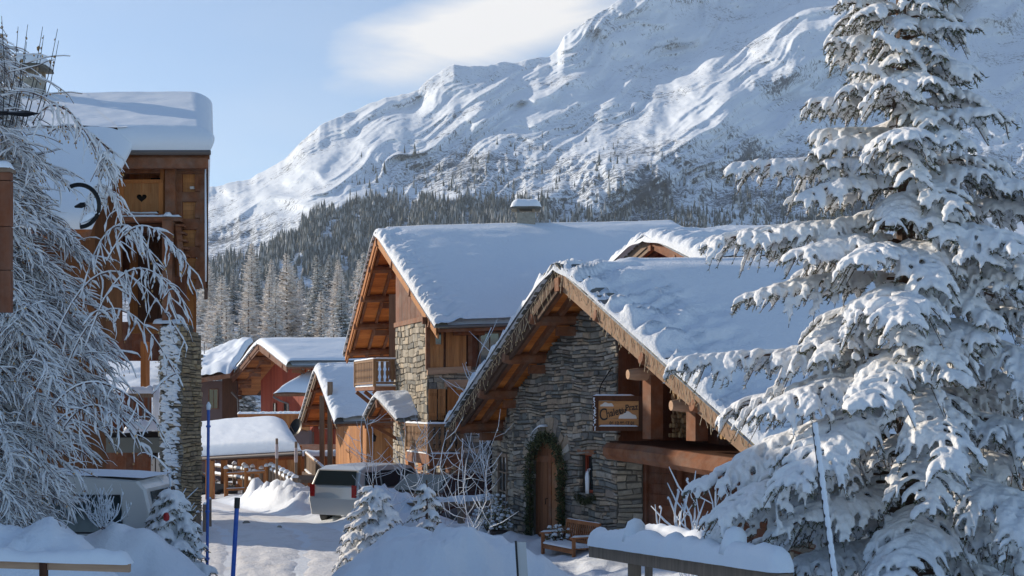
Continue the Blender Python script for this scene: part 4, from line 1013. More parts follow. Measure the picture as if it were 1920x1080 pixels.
# ================================================================ small timber chalet with tall posts
A5, R5, L5 = P(592, 692, 66), P(629, 792, 62), P(561, 794, 71)
V5 = Vector((.96, .25, .03)).normalized(); c5 = thing('timber_chalet', 'small honey timber chalet with tall porch posts and a steep snowy roof', 'house', (-8, 66, -4.8))
gable(c5, A5, R5, L5, V5*9, over=2.2, npur=(2, 3), barge=(W_GREY, W_GREY), barge_h=.24, plen=2.3, nsl=14, snowkw=dict(th=.42, fringe=.14, fr_w=1.3, nS=70, nT=90, seed=4, eave=.15))
F5 = mkfr(Vector((A5.x, A5.y, 0))+Vector((V5.x, V5.y, 0))*1.9, (L5-A5), TOLEFT); t5 = rooftop(F5, A5, R5, L5, V5, .2)
m = MB(); planks(m, F5, -3.4, 4.6, -4.6, t5, w=.22, seed=5); m.build('gable_boards', W_OR2, c5)
F5s = mkfr(F5(-3.4, 0, 0), V5, TOCAM); m = MB(); planks(m, F5s, 0, 7, -4.6, lambda u: -.95, w=.2, seed=6, holes=[(.9, 1.6, -4.3, -2.0)]); m.build('board_wall', W_OR2, c5)
m = MB(); planks(m, F5s, .9, 1.6, -4.4, -2.0, w=.15, seed=7, y0=-.08); dd = m.build('door', W_OR, c5)
m = MB(); m.box(F5s, 1.3, 1.45, 0, .06, -3.3, -3.25); m.build('handle', IRON, dd)
window(F5s, 2.1, 2.7, -3.9, -2.3, c5, bars=(0, 1), y=.03)
for u in (2.9,): shutter(F5s, u, u+.5, -3.9, -2.3, c5, m_=W_OR)
m = MB(); m.box(F5s, -.1, 7, -.02, .12, -1.15, -.95); m.build('wall_plate', W_BEAM, c5)
for px, yy_, Yp in ((604, 690, 65.5), (619, 755, 63.6)):
    q = P(px, 880, Yp); zt = P(px, 742 if px == 604 else 716, Yp).z; m = MB(); m.beam(Vector((q.x, q.y, -4.9)), Vector((q.x, q.y, zt)), .24, .24, up=Vector((0, 1, 0))); m.build('porch_post', W_GREY, c5)
def lamp(fr, x, z, lab):
    t = thing('wall_lamp', lab, 'lamp', fr(x, 0, z)); m = MB(); m.tube([fr(x, 0, z), fr(x, .15, z+.12), fr(x, .28, z+.05)], .02, 6); m.build('arm', IRON, t)
    m = MB(); m.lathe(fr(x, .28, z-.3), [(0, 0), (.07, .02), (.10, .22), (.13, .24), (.02, .36), (0, .36)], 8); m.build('lantern', IRON, t)
lamp(F5s, .35, -1.5, 'black iron lantern left of the door of the small timber chalet')
lamp(F5s, 1.75, -1.5, 'black iron lantern right of the door of the small timber chalet')
# deck with railing before it
m = MB(); q0 = P(574, 862, 66); q1 = P(622, 905, 59); t = thing('deck_railing', 'pale wooden deck railing sloping down before the small timber chalet', 'railing', (q0.x, q0.y, -4.8))
d = (q1-q0); 
m.beam(q0+Vector((0, 0, .35)), q1+Vector((0, 0, .35)), .12, .08); m.beam(q0+Vector((0, 0, -.6)), q1+Vector((0, 0, -.6)), .10, .14); m.build('rails', W_LINT, t)
m = MB()
for i in range(30): p = q0.lerp(q1, (i+.5)/30); m.beam(p+Vector((0, 0, -.55)), p+Vector((0, 0, .32)), .15, .03, up=Vector((d.x, d.y, 0)).normalized().cross(Vector((0, 0, 1))))
m.build('boards', W_GREY, t)
m = MB(); snow_line(m, [q0+Vector((0, 0, .39)), q1+Vector((0, 0, .39))], .14, .06); snow_line(m, [q0+Vector((0, 0, -.52)), q1+Vector((0, 0, -.52))], .2, .07, 3); m.build('snow', SNOW, t, smooth=True)
for f in (0, .5, 1): p = q0.lerp(q1, f); m = MB(); m.beam(Vector((p.x, p.y, -5.3)), p+Vector((0, 0, .45)), .16, .16, up=Vector((0, 1, 0))); m.build('post', W_GREY, t)
m = MB(); m.beam(q1+Vector((.1, -.1, .3)), Vector((q1.x+.7, q1.y-1.2, -4.7)), .12, .12); m.build('strut', W_GREY, t)
m = MB(); fr = Fr((q0.x+.3, q0.y+1, 0), (d.x, d.y)); m.box(fr, 0, d.length, -.2, 1.9, q0.z-.8, q0.z-.65); m.build('deck', W_GREY, t)
# satellite dish
q = P(557, 802, 69); t = thing('satellite_dish', 'black satellite dish at the left eave of the small timber chalet', 'satellite dish', q); m = MB()
nrm = Vector((-.5, -.8, .3)).normalized(); e1_ = nrm.cross(Vector((0, 0, 1))).normalized(); e2_ = e1_.cross(nrm)
rows = []
for i in range(7): rr = .42*i/6; rows.append([q+e1_*math.cos(a)*rr+e2_*math.sin(a)*rr*1.15+nrm*(.12*(i/6)**2) for a in np.linspace(0, 6.2832, 25)])
m.grid(np.array(rows)); m.build('dish', IRON, t, smooth=True); m = MB(); m.tube([q-e2_*.4, q+nrm*.5-e2_*.1], .02, 6); m.tube([q, q-nrm*.3, q-nrm*.3+Vector((.3, .2, -.1))], .03, 6); m.build('arm', ZINC, t)

# ================================================================ red chalet and the grey one behind it
A6, R6, L6 = P(484, 643, 95), P(537, 686, 90), P(409, 737, 102)
V6 = Vector((.97, .22, .01)).normalized(); c6 = thing('red_chalet', 'red painted chalet with an orange balcony at the end of the road', 'house', (-17, 96, -6))
gable(c6, A6, R6, L6, V6*12, over=2.6, npur=(2, 4), barge=(W_RED, W_RED), barge_h=.35, plen=1.6, nsl=18, snowkw=dict(th=.5, thb=.6, nS=60, nT=80, seed=3, eave=.2), sof=W_OR, purlin_r=.2, slate=True)
F6 = mkfr(Vector((A6.x, A6.y, 0))+V6*2.3, (L6-A6), Vector((-.6, -.7, 0))); t6 = rooftop(F6, A6, R6, L6, V6, .25)
m = MB(); planks(m, F6, -4.4, 5.6, -1.9, t6, w=.3, seed=5); m.build('gable_boards', W_REDP, c6)
m = MB(); m.box(F6, -4.4, 5.6, -.4, -.02, -6, -1.9); m.build('lower_wall', RENDER, c6)
F6s = mkfr(F6(-4.4, 0, 0), V6, TOCAM); m = MB(); planks(m, F6s, 0, 9, -6, lambda u: 2.6, w=.3, seed=6); m.build('board_wall', W_REDP, c6)
for x in (.3, 1.8):
    m = MB(); m.box(F6s, x, x+1.0, .0, .10, -1.7, .6); m.build('pale_panel', plain_m('render_cream'+str(x), (.42, .36, .28), .9, var=.15), c6)
m = MB(); m.box(F6s, 1.25, 1.85, .0, .12, -1.7, .6); m.build('door', W_DK, c6)
for u0, z0, z1 in ((-2.9, 1.0, 3.2), (-4.0, .9, 2.6)):
    window(F6, u0, u0+.75, z0, z1, c6, bars=(0, 1), frm=W_OR, y=.05)
for u0 in (.3, 2.4): window(F6, u0, u0+.6, -1.4, .2, c6, bars=(0, 0), frm=W_RED, y=.05)
# its right wing with low roof
qa, qb, qc, qd = P(512, 738, 88), P(590, 738, 90), P(665, 690, 95), P(585, 695, 93)
m = MB(); m.prism([qa, qb+V6*3, qc+V6*3, qd], Vector((0, 0, -.2))); wr = m.build('wing_roof', W_BEAM, c6)
m = MB(); rows = []
for i in range(14):
    f = i/13; rows.append([np.array(qa.lerp(qd, f).lerp((qb+V6*3).lerp(qc+V6*3, f), g))+np.array([0, 0, .42*min(1, math.sqrt(min(1, f*6+.02)))*math.sqrt(min(1, g*12+.01))+.04*math.sin(g*9+f*4)]) for g in np.linspace(0, 1, 30)])
m.grid(np.array(rows)[::-1]); m.build('snow', SNOW, wr, smooth=True)
m = MB(); m.tube([P(512, 744, 88), P(526, 752, 88), P(540, 757, 88.4), P(541, 800, 88.5)], .07, 8); m.tube([P(434, 735, 99), P(446, 748, 99), P(447, 780, 99)], .08, 8); m.build('drainpipe', ZINC, c6)
# balcony
ba, bb = P(446, 803, 90), P(580, 803, 87.5)
m = MB(); m.beam(ba, bb, .15, .3); m.beam(ba+Vector((0, 0, .95)), bb+Vector((0, 0, .95)), .12, .12); m.build('balcony_beam', W_OR, c6)
m = MB(); 
for i in range(44): p = ba.lerp(bb, (i+.5)/44); m.box(lambda x, y, z: p+Vector((x, y, z)), -.05, .05, -.02, .02, .12, .92)
m.build('balcony_boards', W_OR, c6)
m = MB(); snow_line(m, [ba+Vector((0, 0, 1.0)), bb+Vector((0, 0, 1.0))], .3, .16); m.build('snow', SNOW, c6, smooth=True)
m = MB(); m.prism([ba+Vector((0, .1, .1)), bb+Vector((0, .1, .1)), bb+Vector((0, 4, .1)), ba+Vector((0, 6, .1))], Vector((0, 0, .1))); m.build('balcony_floor', W_OR, c6)
m = MB(); fr = Fr((ba.x, ba.y+.3, 0), (bb-ba)); m.box(fr, 0, (bb-ba).length, -.2, .1, -6.5, ba.z-.1); m.build('base_wall', RENDER, c6)
# grey chalet
c7 = thing('plum_chalet', 'plum rendered chalet with bright sunlit snow roof left of the red chalet', 'house', (-25, 104, -6))
qa, qb, qc, qd = P(330, 716, 99), P(432, 700, 97), P(475, 640, 112), P(372, 672, 114)
m = MB(); m.prism([qa, qb, qc, qd], Vector((0, 0, -.35))); rf = m.build('roof', W_BEAM, c7)
m = MB(); rows = []
for i in range(40):
    f = i/39; rows.append([np.array(qa.lerp(qd, f).lerp(qb.lerp(qc, f), g))+np.array([0, 0, .62*math.sqrt(min(1, f*9+.02))*math.sqrt(min(1, (1-g)*20+.02))+.30*float(fbm(f*3, g*4, 3, 4))]) for g in np.linspace(0, 1, 40)])
m.grid(np.array(rows)[::-1]); m.build('roof_snow', SNOW, rf, smooth=True)
F7 = mkfr(P(340, 720, 100)-Vector((0, 0, P(340, 720, 100).z)), (P(447, 700, 99.5)-P(340, 720, 100)), TOCAM)
m = MB(); m.box(F7, 0, 4.45, -.4, 0, -6.3, 1.9); m.build('wall', RENDER, c7); m = MB(); m.box(F7, 3.3, 4.46, 0, .03, -6.3, 2.1); m.build('dark_wall', W_DK, c7)
window(F7, 2.2, 3.0, -.3, 1.3, c7, y=.03, bars=(1, 0), frm=W_RED); window(F7, 1.0, 1.6, -.3, 1.3, c7, y=.03, bars=(1, 0), frm=W_RED)
# antenna and vent on it
q = P(383, 655, 108); t = thing('roof_antenna', 'pale television antenna on the roof ridge of the plum chalet', 'antenna', q); m = MB(); m.tube([q-Vector((0, 0, 1.6)), q+Vector((0, 0, .6))], .04, 6); m.build('mast', ZINC, t); m = MB()
for k in range(7): z_ = Vector((-.5+k*.2, 0, .45-.05*k)); m.beam(q+z_+Vector((0, 0, -.18)), q+z_+Vector((0, 0, .18)), .03, .03, up=Vector((0, 1, 0)))
m.beam(q+Vector((-.6, 0, .47)), q+Vector((.9, 0, .12)), .03, .03); m.build('aerial', plain_m('antenna_pale', (.6, .6, .6), .5), t)
chimney(c7, P(371, 690, 106), 1.1, .9, .35)

# ================================================================ carport, cars, fences at the end of the road
c8 = thing('carport', 'low timber carport under a thick snow pillow beside the road', 'carport', (-18, 62, -5))
qa, qb = P(340, 858, 62), P(566, 845, 58); dpt = Vector((-1.6, 5.2, .35))
m = MB(); m.prism([qa, qb, qb+dpt+Vector((0, 0, .65)), qa+dpt+Vector((0, 0, .65))], Vector((0, 0, -.14))); rf = m.build('roof', W_BEAM, c8)
m = MB(); m.beam(qa+Vector((0, -.05, -.12)), qb+Vector((0, -.05, -.12)), .08, .24); m.build('fascia', W_DK, c8)
m = MB(); m.tube([qa+Vector((0, -.14, -.10)), qb+Vector((0, -.14, -.10))], .07, 8); m.build('gutter', ZINC, c8)
rows = []; nf, ng = 50, 130
for i in range(nf):
    f = (i/(nf-1))**1.4; row = []
    for j in range(ng):
        g = 1-(1-j/(ng-1))**1.5; b = qa.lerp(qb, g); e_ = (b+dpt+Vector((0, 0, .65))); p = b.lerp(e_, f); Lg = (1-g)*6.2
        h = .62*math.sqrt(1-(1-min(1, f*5.6/.55))**2)*math.sqrt(max(0, 1-(1-min(1, Lg/1.3))**2))+.05*float(fbm(g*6, f*3, 3, 3))*min(1, f*8)
        o_ = Vector((0, -.14*math.sin(math.pi*min(1, f*5.6/.55)/1.0) if f*5.6 < .55 else 0, 0)); row.append(tuple(p+o_+Vector((0, 0, max(h, 0)))))
    rows.append(row)
m = MB(); m.grid(np.array(rows)[::-1]); m.build('roof_snow', SNOW, c8, smooth=True)
for px, Yp in ((394, 61), (548, 58.6)):
    q = P(px, 900, Yp); m = MB(); m.beam(Vector((q.x, q.y, -5.2)), Vector((q.x, q.y, P(px, 862, Yp).z)), .38, .30, up=Vector((0, 1, 0))); m.build('post', W_OR2, c8)
for px, Yp in ((420, 66.5), (560, 63.5)):
    q = P(px, 900, Yp); m = MB(); m.beam(Vector((q.x, q.y, -5.2)), Vector((q.x, q.y, -2.0)), .28, .28, up=Vector((0, 1, 0))); m.build('post', W_OR, c8)
m = MB(); q = P(470, 900, 70); planks(m, lambda x, y, z: Vector((q.x+x, q.y-y, z)), -.2, 3.2, -4.9, -3.0, w=.3, seed=3); m.build('board_screen', W_OR, c8)
# orange shed boards behind
t = thing('board_shed', 'orange boarded shed wall behind the carport', 'shed', (-11.2, 72, -5)); q = P(545, 900, 72)
m = MB(); planks(m, lambda x, y, z: Vector((q.x+x, q.y-y, z)), -3, 2.6, -5.4, -3.0, w=.3, seed=4); m.build('front_wall', W_OR, t)
m = MB(); m.prism([Vector((q.x-3.2, q.y-.2, -3.0)), Vector((q.x+2.8, q.y-.2, -3.0)), Vector((q.x+2.8, q.y+3, -2.4)), Vector((q.x-3.2, q.y+3, -2.4))], Vector((0, 0, .12))); m.build('roof', W_BEAM, t)
m = MB(); snow_line(m, [Vector((q.x-3.2, q.y+.3, -2.85)), Vector((q.x+2.8, q.y+.3, -2.85))], 1.0, .3, res=.2); m.build('snow', SNOW, t, smooth=True)
# cars
PAINTW = plain_m('paint_white', (.62, .62, .60), .25, 0, .5, var=.04, sc=4, coat=.5); PAINTS = plain_m('paint_silver', (.60, .60, .57), .3, .3, .5, coat=.5)
PAINTD = plain_m('paint_dark', (.025, .027, .028), .25, 0, .5, coat=.5); TYRE = plain_m('tyre_rubber', (.02, .02, .02), .85); RIM = plain_m('rim_grey', (.3, .3, .3), .35, .7); TRIM = plain_m('trim_black', (.015, .015, .015), .5)
LAMPM = plain_m('lamp_clear', (.6, .6, .6), .1); RED = plain_m('lamp_red', (.4, .01, .01), .2)
def car(name, label, loc, yaw, Lh, prof, glass, wid, paint, wheels, wr=.32, snow=.07, cat='car', roofz=None):
    """prof: closed side outline (x, z), x forward; glass: list of side window outlines"""
    t = thing(name, label, cat, loc); c_, s_ = math.cos(yaw), math.sin(yaw); lo = Vector(loc)
    def tp(x, y, z): return lo+Vector((x*c_-y*s_, x*s_+y*c_, z))
    zs = [z for x, z in prof]; zm = max(zs)
    def half(z): return wid/2*(1-.16*max(0, (z-.85)/(zm-.85))**1.2) if z > .85 else wid/2*(.96+.04*min(1, (z-.2)/.5))
    m = MB(); n = len(prof); rings = []
    for sy, ins, dz in ((-1, .94, 0), (-1, 1.0, 0), (1, 1.0, 0), (1, .94, 0)):
        cx = sum(x for x, z in prof)/n; cz = sum(z for x, z in prof)/n; k = 1.0 if ins == 1.0 else 1.0
        rings.append([tp(cx+(x-cx)*(1 if ins < 1 else .985), sy*half(z)*ins, cz+(z-cz)*(1 if ins < 1 else .97)) for x, z in prof])
    rings = [rings[1], rings[0], rings[3], rings[2]]
    b = len(m.v)
    for rg in rings: m.v += [tuple(q) for q in rg]
    for k in range(3):
        for i in range(n): j = (i+1) % n; m.f.append((b+k*n+i, b+k*n+j, b+(k+1)*n+j, b+(k+1)*n+i))
    m.f.append(tuple(b+i for i in range(n))[::-1]); m.f.append(tuple(b+3*n+i for i in range(n)))
    body = m.build('body', paint, t)
    for sy in (-1, 1):
        for gl in glass:
            def gp(off):
                return [tp(x, sy*(half(z)*1.0+off), z) for x, z in gl]
            m = MB(); m.prism(gp(-.03), (tp(0, sy*.045, 0)-tp(0, 0, 0))); w_ = m.build('window', GLASS, t)
            m = MB(); a = gp(.018); m.tube(a+[a[0], a[1]], .013, 4, cap=False); m.build('seal', TRIM, w_)
        for wx in wheels:
            m = MB(); m.tube([tp(wx, sy*(wid/2-.20), wr), tp(wx, sy*(wid/2+.0), wr)], [wr, wr], 22); wh = m.build('wheel', TYRE, t)
            m = MB(); m.tube([tp(wx, sy*(wid/2-.02), wr), tp(wx, sy*(wid/2+.012), wr)], [wr*.62, wr*.55], 16); m.build('rim', RIM, wh)
            m = MB(); m.tube([tp(wx, sy*(wid/2-.25), wr+.02), tp(wx, sy*(wid/2-.003), wr+.02)], [wr*1.16]*2, 22); m.build('wheel_arch', TRIM, t)
    return t, tp, half, zm
def end_glass(t, tp, half, x0, z0, x1, z1, name='windscreen', ins=.12, pr=.012):
    d = Vector((z0-z1, 0, x1-x0)); 
    nx, nz_ = (z1-z0), -(x1-x0); l = math.hypot(nx, nz_); nx, nz_ = nx/l, nz_/l
    if nx*(x0) < 0: nx, nz_ = -nx, -nz_
    q = [tp(x0+nx*pr, -half(z0)+ins, z0+nz_*pr), tp(x0+nx*pr, half(z0)-ins, z0+nz_*pr), tp(x1+nx*pr, half(z1)-ins, z1+nz_*pr), tp(x1+nx*pr, -half(z1)+ins, z1+nz_*pr)]
    m = MB(); m.prism(q, (tp(nx*.02, 0, nz_*.02)-tp(0, 0, 0))); m.build(name, GLASS, t)
def lampbox(t, tp, x, y0, y1, z0, z1, mat_, name, th=.03):
    m = MB(); m.hexa([tp(x, y0, z0), tp(x+th, y0, z0), tp(x+th, y1, z0), tp(x, y1, z0), tp(x, y0, z1), tp(x+th, y0, z1), tp(x+th, y1, z1), tp(x, y1, z1)]); m.build(name, mat_, t)
# white van on the left
vp = [(-2.35, .35), (-2.42, .9), (-2.38, 1.35), (-2.24, 1.85), (-2.12, 1.97), (-1.0, 2.06), (.6, 2.05), (1.1, 1.97), (1.75, 1.25), (2.45, 1.02), (2.55, .6), (2.5, .35)]
vg = [[(-1.95, 1.22), (-.75, 1.22), (-.75, 1.76), (-1.88, 1.76)], [(-.6, 1.22), (.45, 1.22), (.45, 1.76), (-.6, 1.76)], [(.58, 1.22), (1.5, 1.22), (1.1, 1.76), (.58, 1.76)]]
t, tp, half, zm = car('white_van', 'white van half buried in snow behind the weeping birch', (-7.62, 19.6, -3.08), math.pi, 2.5, vp, vg, 1.9, PAINTW, (-1.45, 1.6), cat='van')
end_glass(t, tp, half, 1.72, 1.3, 1.12, 1.93); end_glass(t, tp, half, -2.37, 1.32, -2.25, 1.8, 'rear_window', .2)
for sy in (-1, 1): lampbox(t, tp, -2.44, sy*.86-.06, sy*.86+.06, .8, 1.15, RED, 'tail_lamp'); lampbox(t, tp, 2.48, sy*.7-.14, sy*.7+.14, .75, .9, LAMPM, 'headlight')
m = MB(); A_ = []
for i in range(30):
    x = -2.2+3.3*i/29; A_.append([tuple(tp(x, y, 2.0+.06*max(0, 1-abs(x+.5)/2)+.05*math.sqrt(max(0, 1-(y/.8)**2))*min(1, (i+.1)/4, (29.1-i)/4))) for y in np.linspace(-.78, .78, 16)])
m.grid(np.array(A_)[::-1]); m.build('snow', SNOW, t, smooth=True)
# people carrier in the middle
mp_ = [(-2.2, .32), (-2.28, .8), (-2.22, 1.15), (-2.0, 1.62), (-1.7, 1.72), (.1, 1.74), (.55, 1.66), (1.35, 1.12), (2.0, .92), (2.2, .7), (2.2, .32)]
mg = [[(-1.9, 1.1), (-1.15, 1.1), (-1.15, 1.55), (-1.8, 1.55)], [(-1.05, 1.1), (-.12, 1.1), (-.12, 1.57), (-1.05, 1.57)], [(0, 1.1), (1.12, 1.1), (.5, 1.57), (0, 1.57)]]
t, tp, half, zm = car('people_carrier', 'silver white people carrier parked before the middle chalet behind snowy shrubs', (-4.0, 38.7, -3.48), R_(60), 2.2, mp_, mg, 1.8, PAINTS, (-1.4, 1.4))
end_glass(t, tp, half, 1.33, 1.14, .58, 1.63); end_glass(t, tp, half, -2.2, 1.18, -2.02, 1.58, 'rear_window')
for sy in (-1, 1): lampbox(t, tp, 2.16, sy*.66-.17, sy*.66+.17, .62, .8, LAMPM, 'headlight', .04); lampbox(t, tp, -2.29, sy*.75-.08, sy*.75+.08, .85, 1.2, RED, 'tail_lamp')
lampbox(t, tp, 2.185, -.75, .75, .34, .52, TRIM, 'bumper', .05)
# dark car in the carport and a black one behind carrier
cp = [(-2.1, .3), (-2.15, .85), (-1.9, .98), (-1.35, 1.42), (.2, 1.45), (.95, 1.0), (1.95, .85), (2.1, .6), (2.1, .3)]
cg = [[(-1.5, .98), (-.45, .98), (-.45, 1.34), (-1.25, 1.34)], [(-.35, .98), (.75, .98), (.2, 1.36), (-.35, 1.36)]]
q = P(372, 905, 66); t, tp, half, zm = car('dark_car', 'dark car parked inside the carport behind the timber post', (q.x, q.y, -4.95), R_(5), 2.1, cp, cg, 1.75, PAINTD, (-1.3, 1.35))
end_glass(t, tp, half, .93, 1.02, .25, 1.42)
t, tp, half, zm = car('black_car', 'black car parked just right of the people carrier', (-2.2, 36.0, -3.38), R_(180+62), 2.1, cp, cg, 1.75, PAINTD, (-1.3, 1.35))
end_glass(t, tp, half, .93, 1.02, .25, 1.42)
# log fences
def fence(name, label, pts, n, zr, seed, snow=.12, postr=.10, railr=.07, pt=.25, mat_=W_GREY, rails=(0, -.45), square=False):
    t = thing(name, label, 'fence', pts[0]); r = random.Random(seed)
    L = sum((b-a).length for a, b in zip(pts[:-1], pts[1:])); 
    for k, dz in enumerate(rails):
        m = MB(); m.tube([p+Vector((0, 0, dz)) for p in pts], railr, 8); m.build('rail', mat_, t)
        m = MB(); snow_line(m, [p+Vector((0, 0, dz+railr*.5)) for p in pts], railr*2.2, snow, seed+k, res=.1); m.build('snow', SNOW, t, smooth=True)
    for i in range(n):
        f = i/(n-1)*(len(pts)-1); k = min(int(f), len(pts)-2); p = pts[k].lerp(pts[k+1], f-k); g_ = gz(p.x, p.y)
        m = MB(); m.tube([Vector((p.x, p.y, g_-.2)), Vector((p.x, p.y, p.z+pt))], postr, 8); po = m.build('post', mat_, t)
        m = MB(); m.tube([Vector((p.x, p.y, p.z+pt-.02)), Vector((p.x, p.y, p.z+pt+.05)), Vector((p.x, p.y, p.z+pt+.14))], [postr*1.2, postr*1.3, postr*.5], 8); m.build('snow_cap', SNOW, po, smooth=True)
fence('log_fence', 'log fence with snow capped posts slanting across behind the carport', [P(400, 873, 70), P(450, 880, 66), P(490, 888, 63)], 6, 0, 1)
fence('log_fence', 'log fence with snow capped posts running down to the flag stakes', [P(508, 882, 60), P(530, 893, 57), P(553, 906, 54)], 7, 0, 2, rails=(0, -.7), postr=.12)
fence('board_fence', 'bare orange rail fence between the carport post and the log fence', [P(424, 888, 61), P(500, 884, 60)], 3, 0, 3, snow=.03, mat_=W_OR, rails=(0, -.75))
fence('rail_fence', 'low rail fence with a thick snow cap before the middle chalet', [P(735, 945, 33.5), P(830, 944, 33.2), P(935, 940, 33)], 4, 0, 4, rails=(0,), snow=.14, pt=0)
for px, Yp, y0, y1, lab in ((519, 56, 822, 905, 'thin frosted stake with a rolled flag at the fence, left one'), (555, 54, 828, 915, 'thin frosted stake with a rolled flag at the fence, right one')):
    a, b = P(px, y1, Yp), P(px, y0, Yp); t = thing('flag_stake', lab, 'stake', a); m = MB(); m.tube([a, b], .06, 8); m.build('pole', W_GREY, t); m = MB(); m.tube([a.lerp(b, .45), a.lerp(b, .6), a.lerp(b, .8), b], [.03, .075, .07, .04], 8); m.build('rolled_flag', plain_m('flag_cloth'+str(px), (.5, .42, .42), .8), t)
# ================================================================ tall timber house on the left
c9 = thing('tower_house', 'tall timber house on the left with a heart balcony and stone corner pillar', 'house', (-10, 34, -3.1))
ea, eb = P(212, 286, 33), P(393, 286, 33); ra, rb = P(60, 215, 38), P(391, 213, 38)
sl_l = P(-250, 286, 33)
m = MB(); m.prism([ea, eb, rb, P(150, 215, 38)], Vector((0, 0, -.18))); rf = m.build('roof', W_BEAM, c9)
back = rb+(rb-eb)+Vector((0, 0, -2*(rb-eb).z)); bkl = P(-300, 215, 38); bkl2 = bkl+(rb-eb)+Vector((0, 0, -2*(rb-eb).z))
m = MB(); m.prism([P(-300, 215, 38), rb, back, bkl2], Vector((0, 0, -.18))); m.build('roof', W_BEAM, c9)
# catslide to the left of the balcony
k0, k1, k2, k3 = P(232, 284, 33.0), P(165, 436, 30.5), P(-260, 436, 30.5), P(-300, 215, 38)
m = MB(); m.prism([k1, k0, P(150, 215, 38), k3, k2], Vector((0, 0, -.18))); m.build('roof', W_BEAM, c9)
def snow_patch(q00, q01, q11, q10, th, nu_, nv_, sd, r0=.5, edges=(1, 1, 0, 1), bul=.12, amp=.05, power=1.6):
    """q00-q01 low edge (left to right), q10-q11 high edge"""
    m = MB(); A = np.zeros((nv_, nu_, 3)); lu = (q01-q00).length; lv = (q10-q00).length
    for i in range(nv_):
        f = (i/(nv_-1))**power
        for j in range(nu_):
            g = j/(nu_-1); g = .5-.5*math.cos(math.pi*g) if edges[1] and edges[3] else 1-(1-g)**power
            p = q00.lerp(q01, g).lerp(q10.lerp(q11, g), f); rn = lambda d: math.sqrt(max(0, 1-(1-min(1, d/r0))**2))
            h = th*(rn(f*lv) if edges[0] else 1)*(rn((1-g)*lu) if edges[1] else 1)*(rn((1-f)*lv) if edges[2] else 1)*(rn(g*lu) if edges[3] else 1)
            hn = h/th; h += amp*float(fbm(g*lu*.9+sd, f*lv*.7+sd, 3, sd))*min(1, hn*1.5)
            b_ = bul*math.sin(math.pi*min(1, hn)) if f*lv < r0 else 0
            d_ = (q00-q10); d_.z = 0; d_.normalize(); u_ = (q01-q00).normalized(); b2 = bul*math.sin(math.pi*min(1, hn)) if (1-g)*lu < r0 else 0
            A[i, j] = p+d_*b_+u_*b2+Vector((0, 0, max(h, 0)))
    m.grid(A[::-1]); return m
snow_patch(P(222, 284, 32.85), P(394, 283, 32.85), P(394, 211, 38), P(140, 213, 38), .62, 120, 90, 3, r0=.36, edges=(1, 1, 0, 0)).build('roof_snow', SNOW, c9, smooth=True)
snow_patch(P(-300, 218, 38), P(392, 218, 38), back+Vector((-.05, 0, -.1))+0*back+Vector((0, 0, .05)), bkl2+Vector((0, 0, .05)), .60, 120, 60, 4, r0=.36, edges=(0, 1, 1, 0)).build('roof_snow', SNOW, c9, smooth=True)
snow_patch(P(-260, 430, 30.4), P(172, 430, 30.4), P(246, 281, 32.9), P(-200, 281, 32.9), .55, 90, 60, 5, r0=.5, edges=(1, 1, 0, 0), amp=.12).build('roof_snow', SNOW, c9, smooth=True)
snow_patch(P(-200, 281, 32.9), P(240, 281, 32.9), P(160, 211, 38), P(-300, 211, 38), .60, 60, 40, 6, r0=.5, edges=(0, 0, 0, 0)).build('roof_snow', SNOW, c9, smooth=True)
m = MB(); m.beam(ea+Vector((0, 0, -.28)), eb+Vector((-.05, 0, -.28)), .16, .26); m.build('eave_beam', W_BEAM, c9)
m = MB(); m.tube([ea+Vector((.1, -.12, -.02)), eb+Vector((.05, -.12, -.02))], .07, 10); m.build('gutter', ZINC, c9)
Y9 = 33.6
f9 = lambda x, y, z: Vector((x, Y9-y, z))
X9 = lambda px, Y=33.6: (px-960)/F*Y
Z9 = lambda py, Y=33.6: (YH-py)/F*Y
# boards left of the balcony
def tl9(u):
    px = 960+u/Y9*F; return Z9(np.interp(px, [100, 165, 232, 260], [470, 440, 296, 296]))
m = MB(); planks(m, f9, X9(110), X9(232), Z9(640), tl9, w=.26, seed=4, y0=.1, th=.06); m.build('board_wall', W_TOW, c9)
# loggia back wall and side
m = MB(); planks(m, lambda x, y, z: Vector((x, Y9+1.3-y, z)), X9(215), X9(345), Z9(620), Z9(290), w=.24, seed=5); m.build('loggia_wall', W_OR, c9)
m = MB(); m.box(lambda x, y, z: Vector((x, Y9+1.25-y, z)), X9(258), X9(298), 0, .03, Z9(345), Z9(318)); m.build('loggia_window', BLACK, c9)
for z in (302, 318): m = MB(); m.box(f9, X9(230), X9(390), .02, .16, Z9(z+9), Z9(z-3)-.02*(z == 318)); m.build('beam', W_BEAM, c9)
for k in range(6): m = MB(); x = X9(243+k*4); m.box(lambda x_, y, z: Vector((x_, Y9+.8-y, z)), x, x+.035, 0, .03, Z9(345), Z9(312)); m.build('slat', W_OR, c9)
# heart balcony panel
m = MB(); hx0, hx1, hz0, hz1 = X9(237), X9(302), Z9(402), Z9(346)
hc = Vector(((hx0+hx1)/2, 0, Z9(373)))
hp = []
for i in range(40):
    a = 2*math.pi*i/40; x = 16*math.sin(a)**3; y = 13*math.cos(a)-5*math.cos(2*a)-2*math.cos(3*a)-math.cos(4*a); hp.append((hc.x-x*.0085, hc.z+y*.0075))
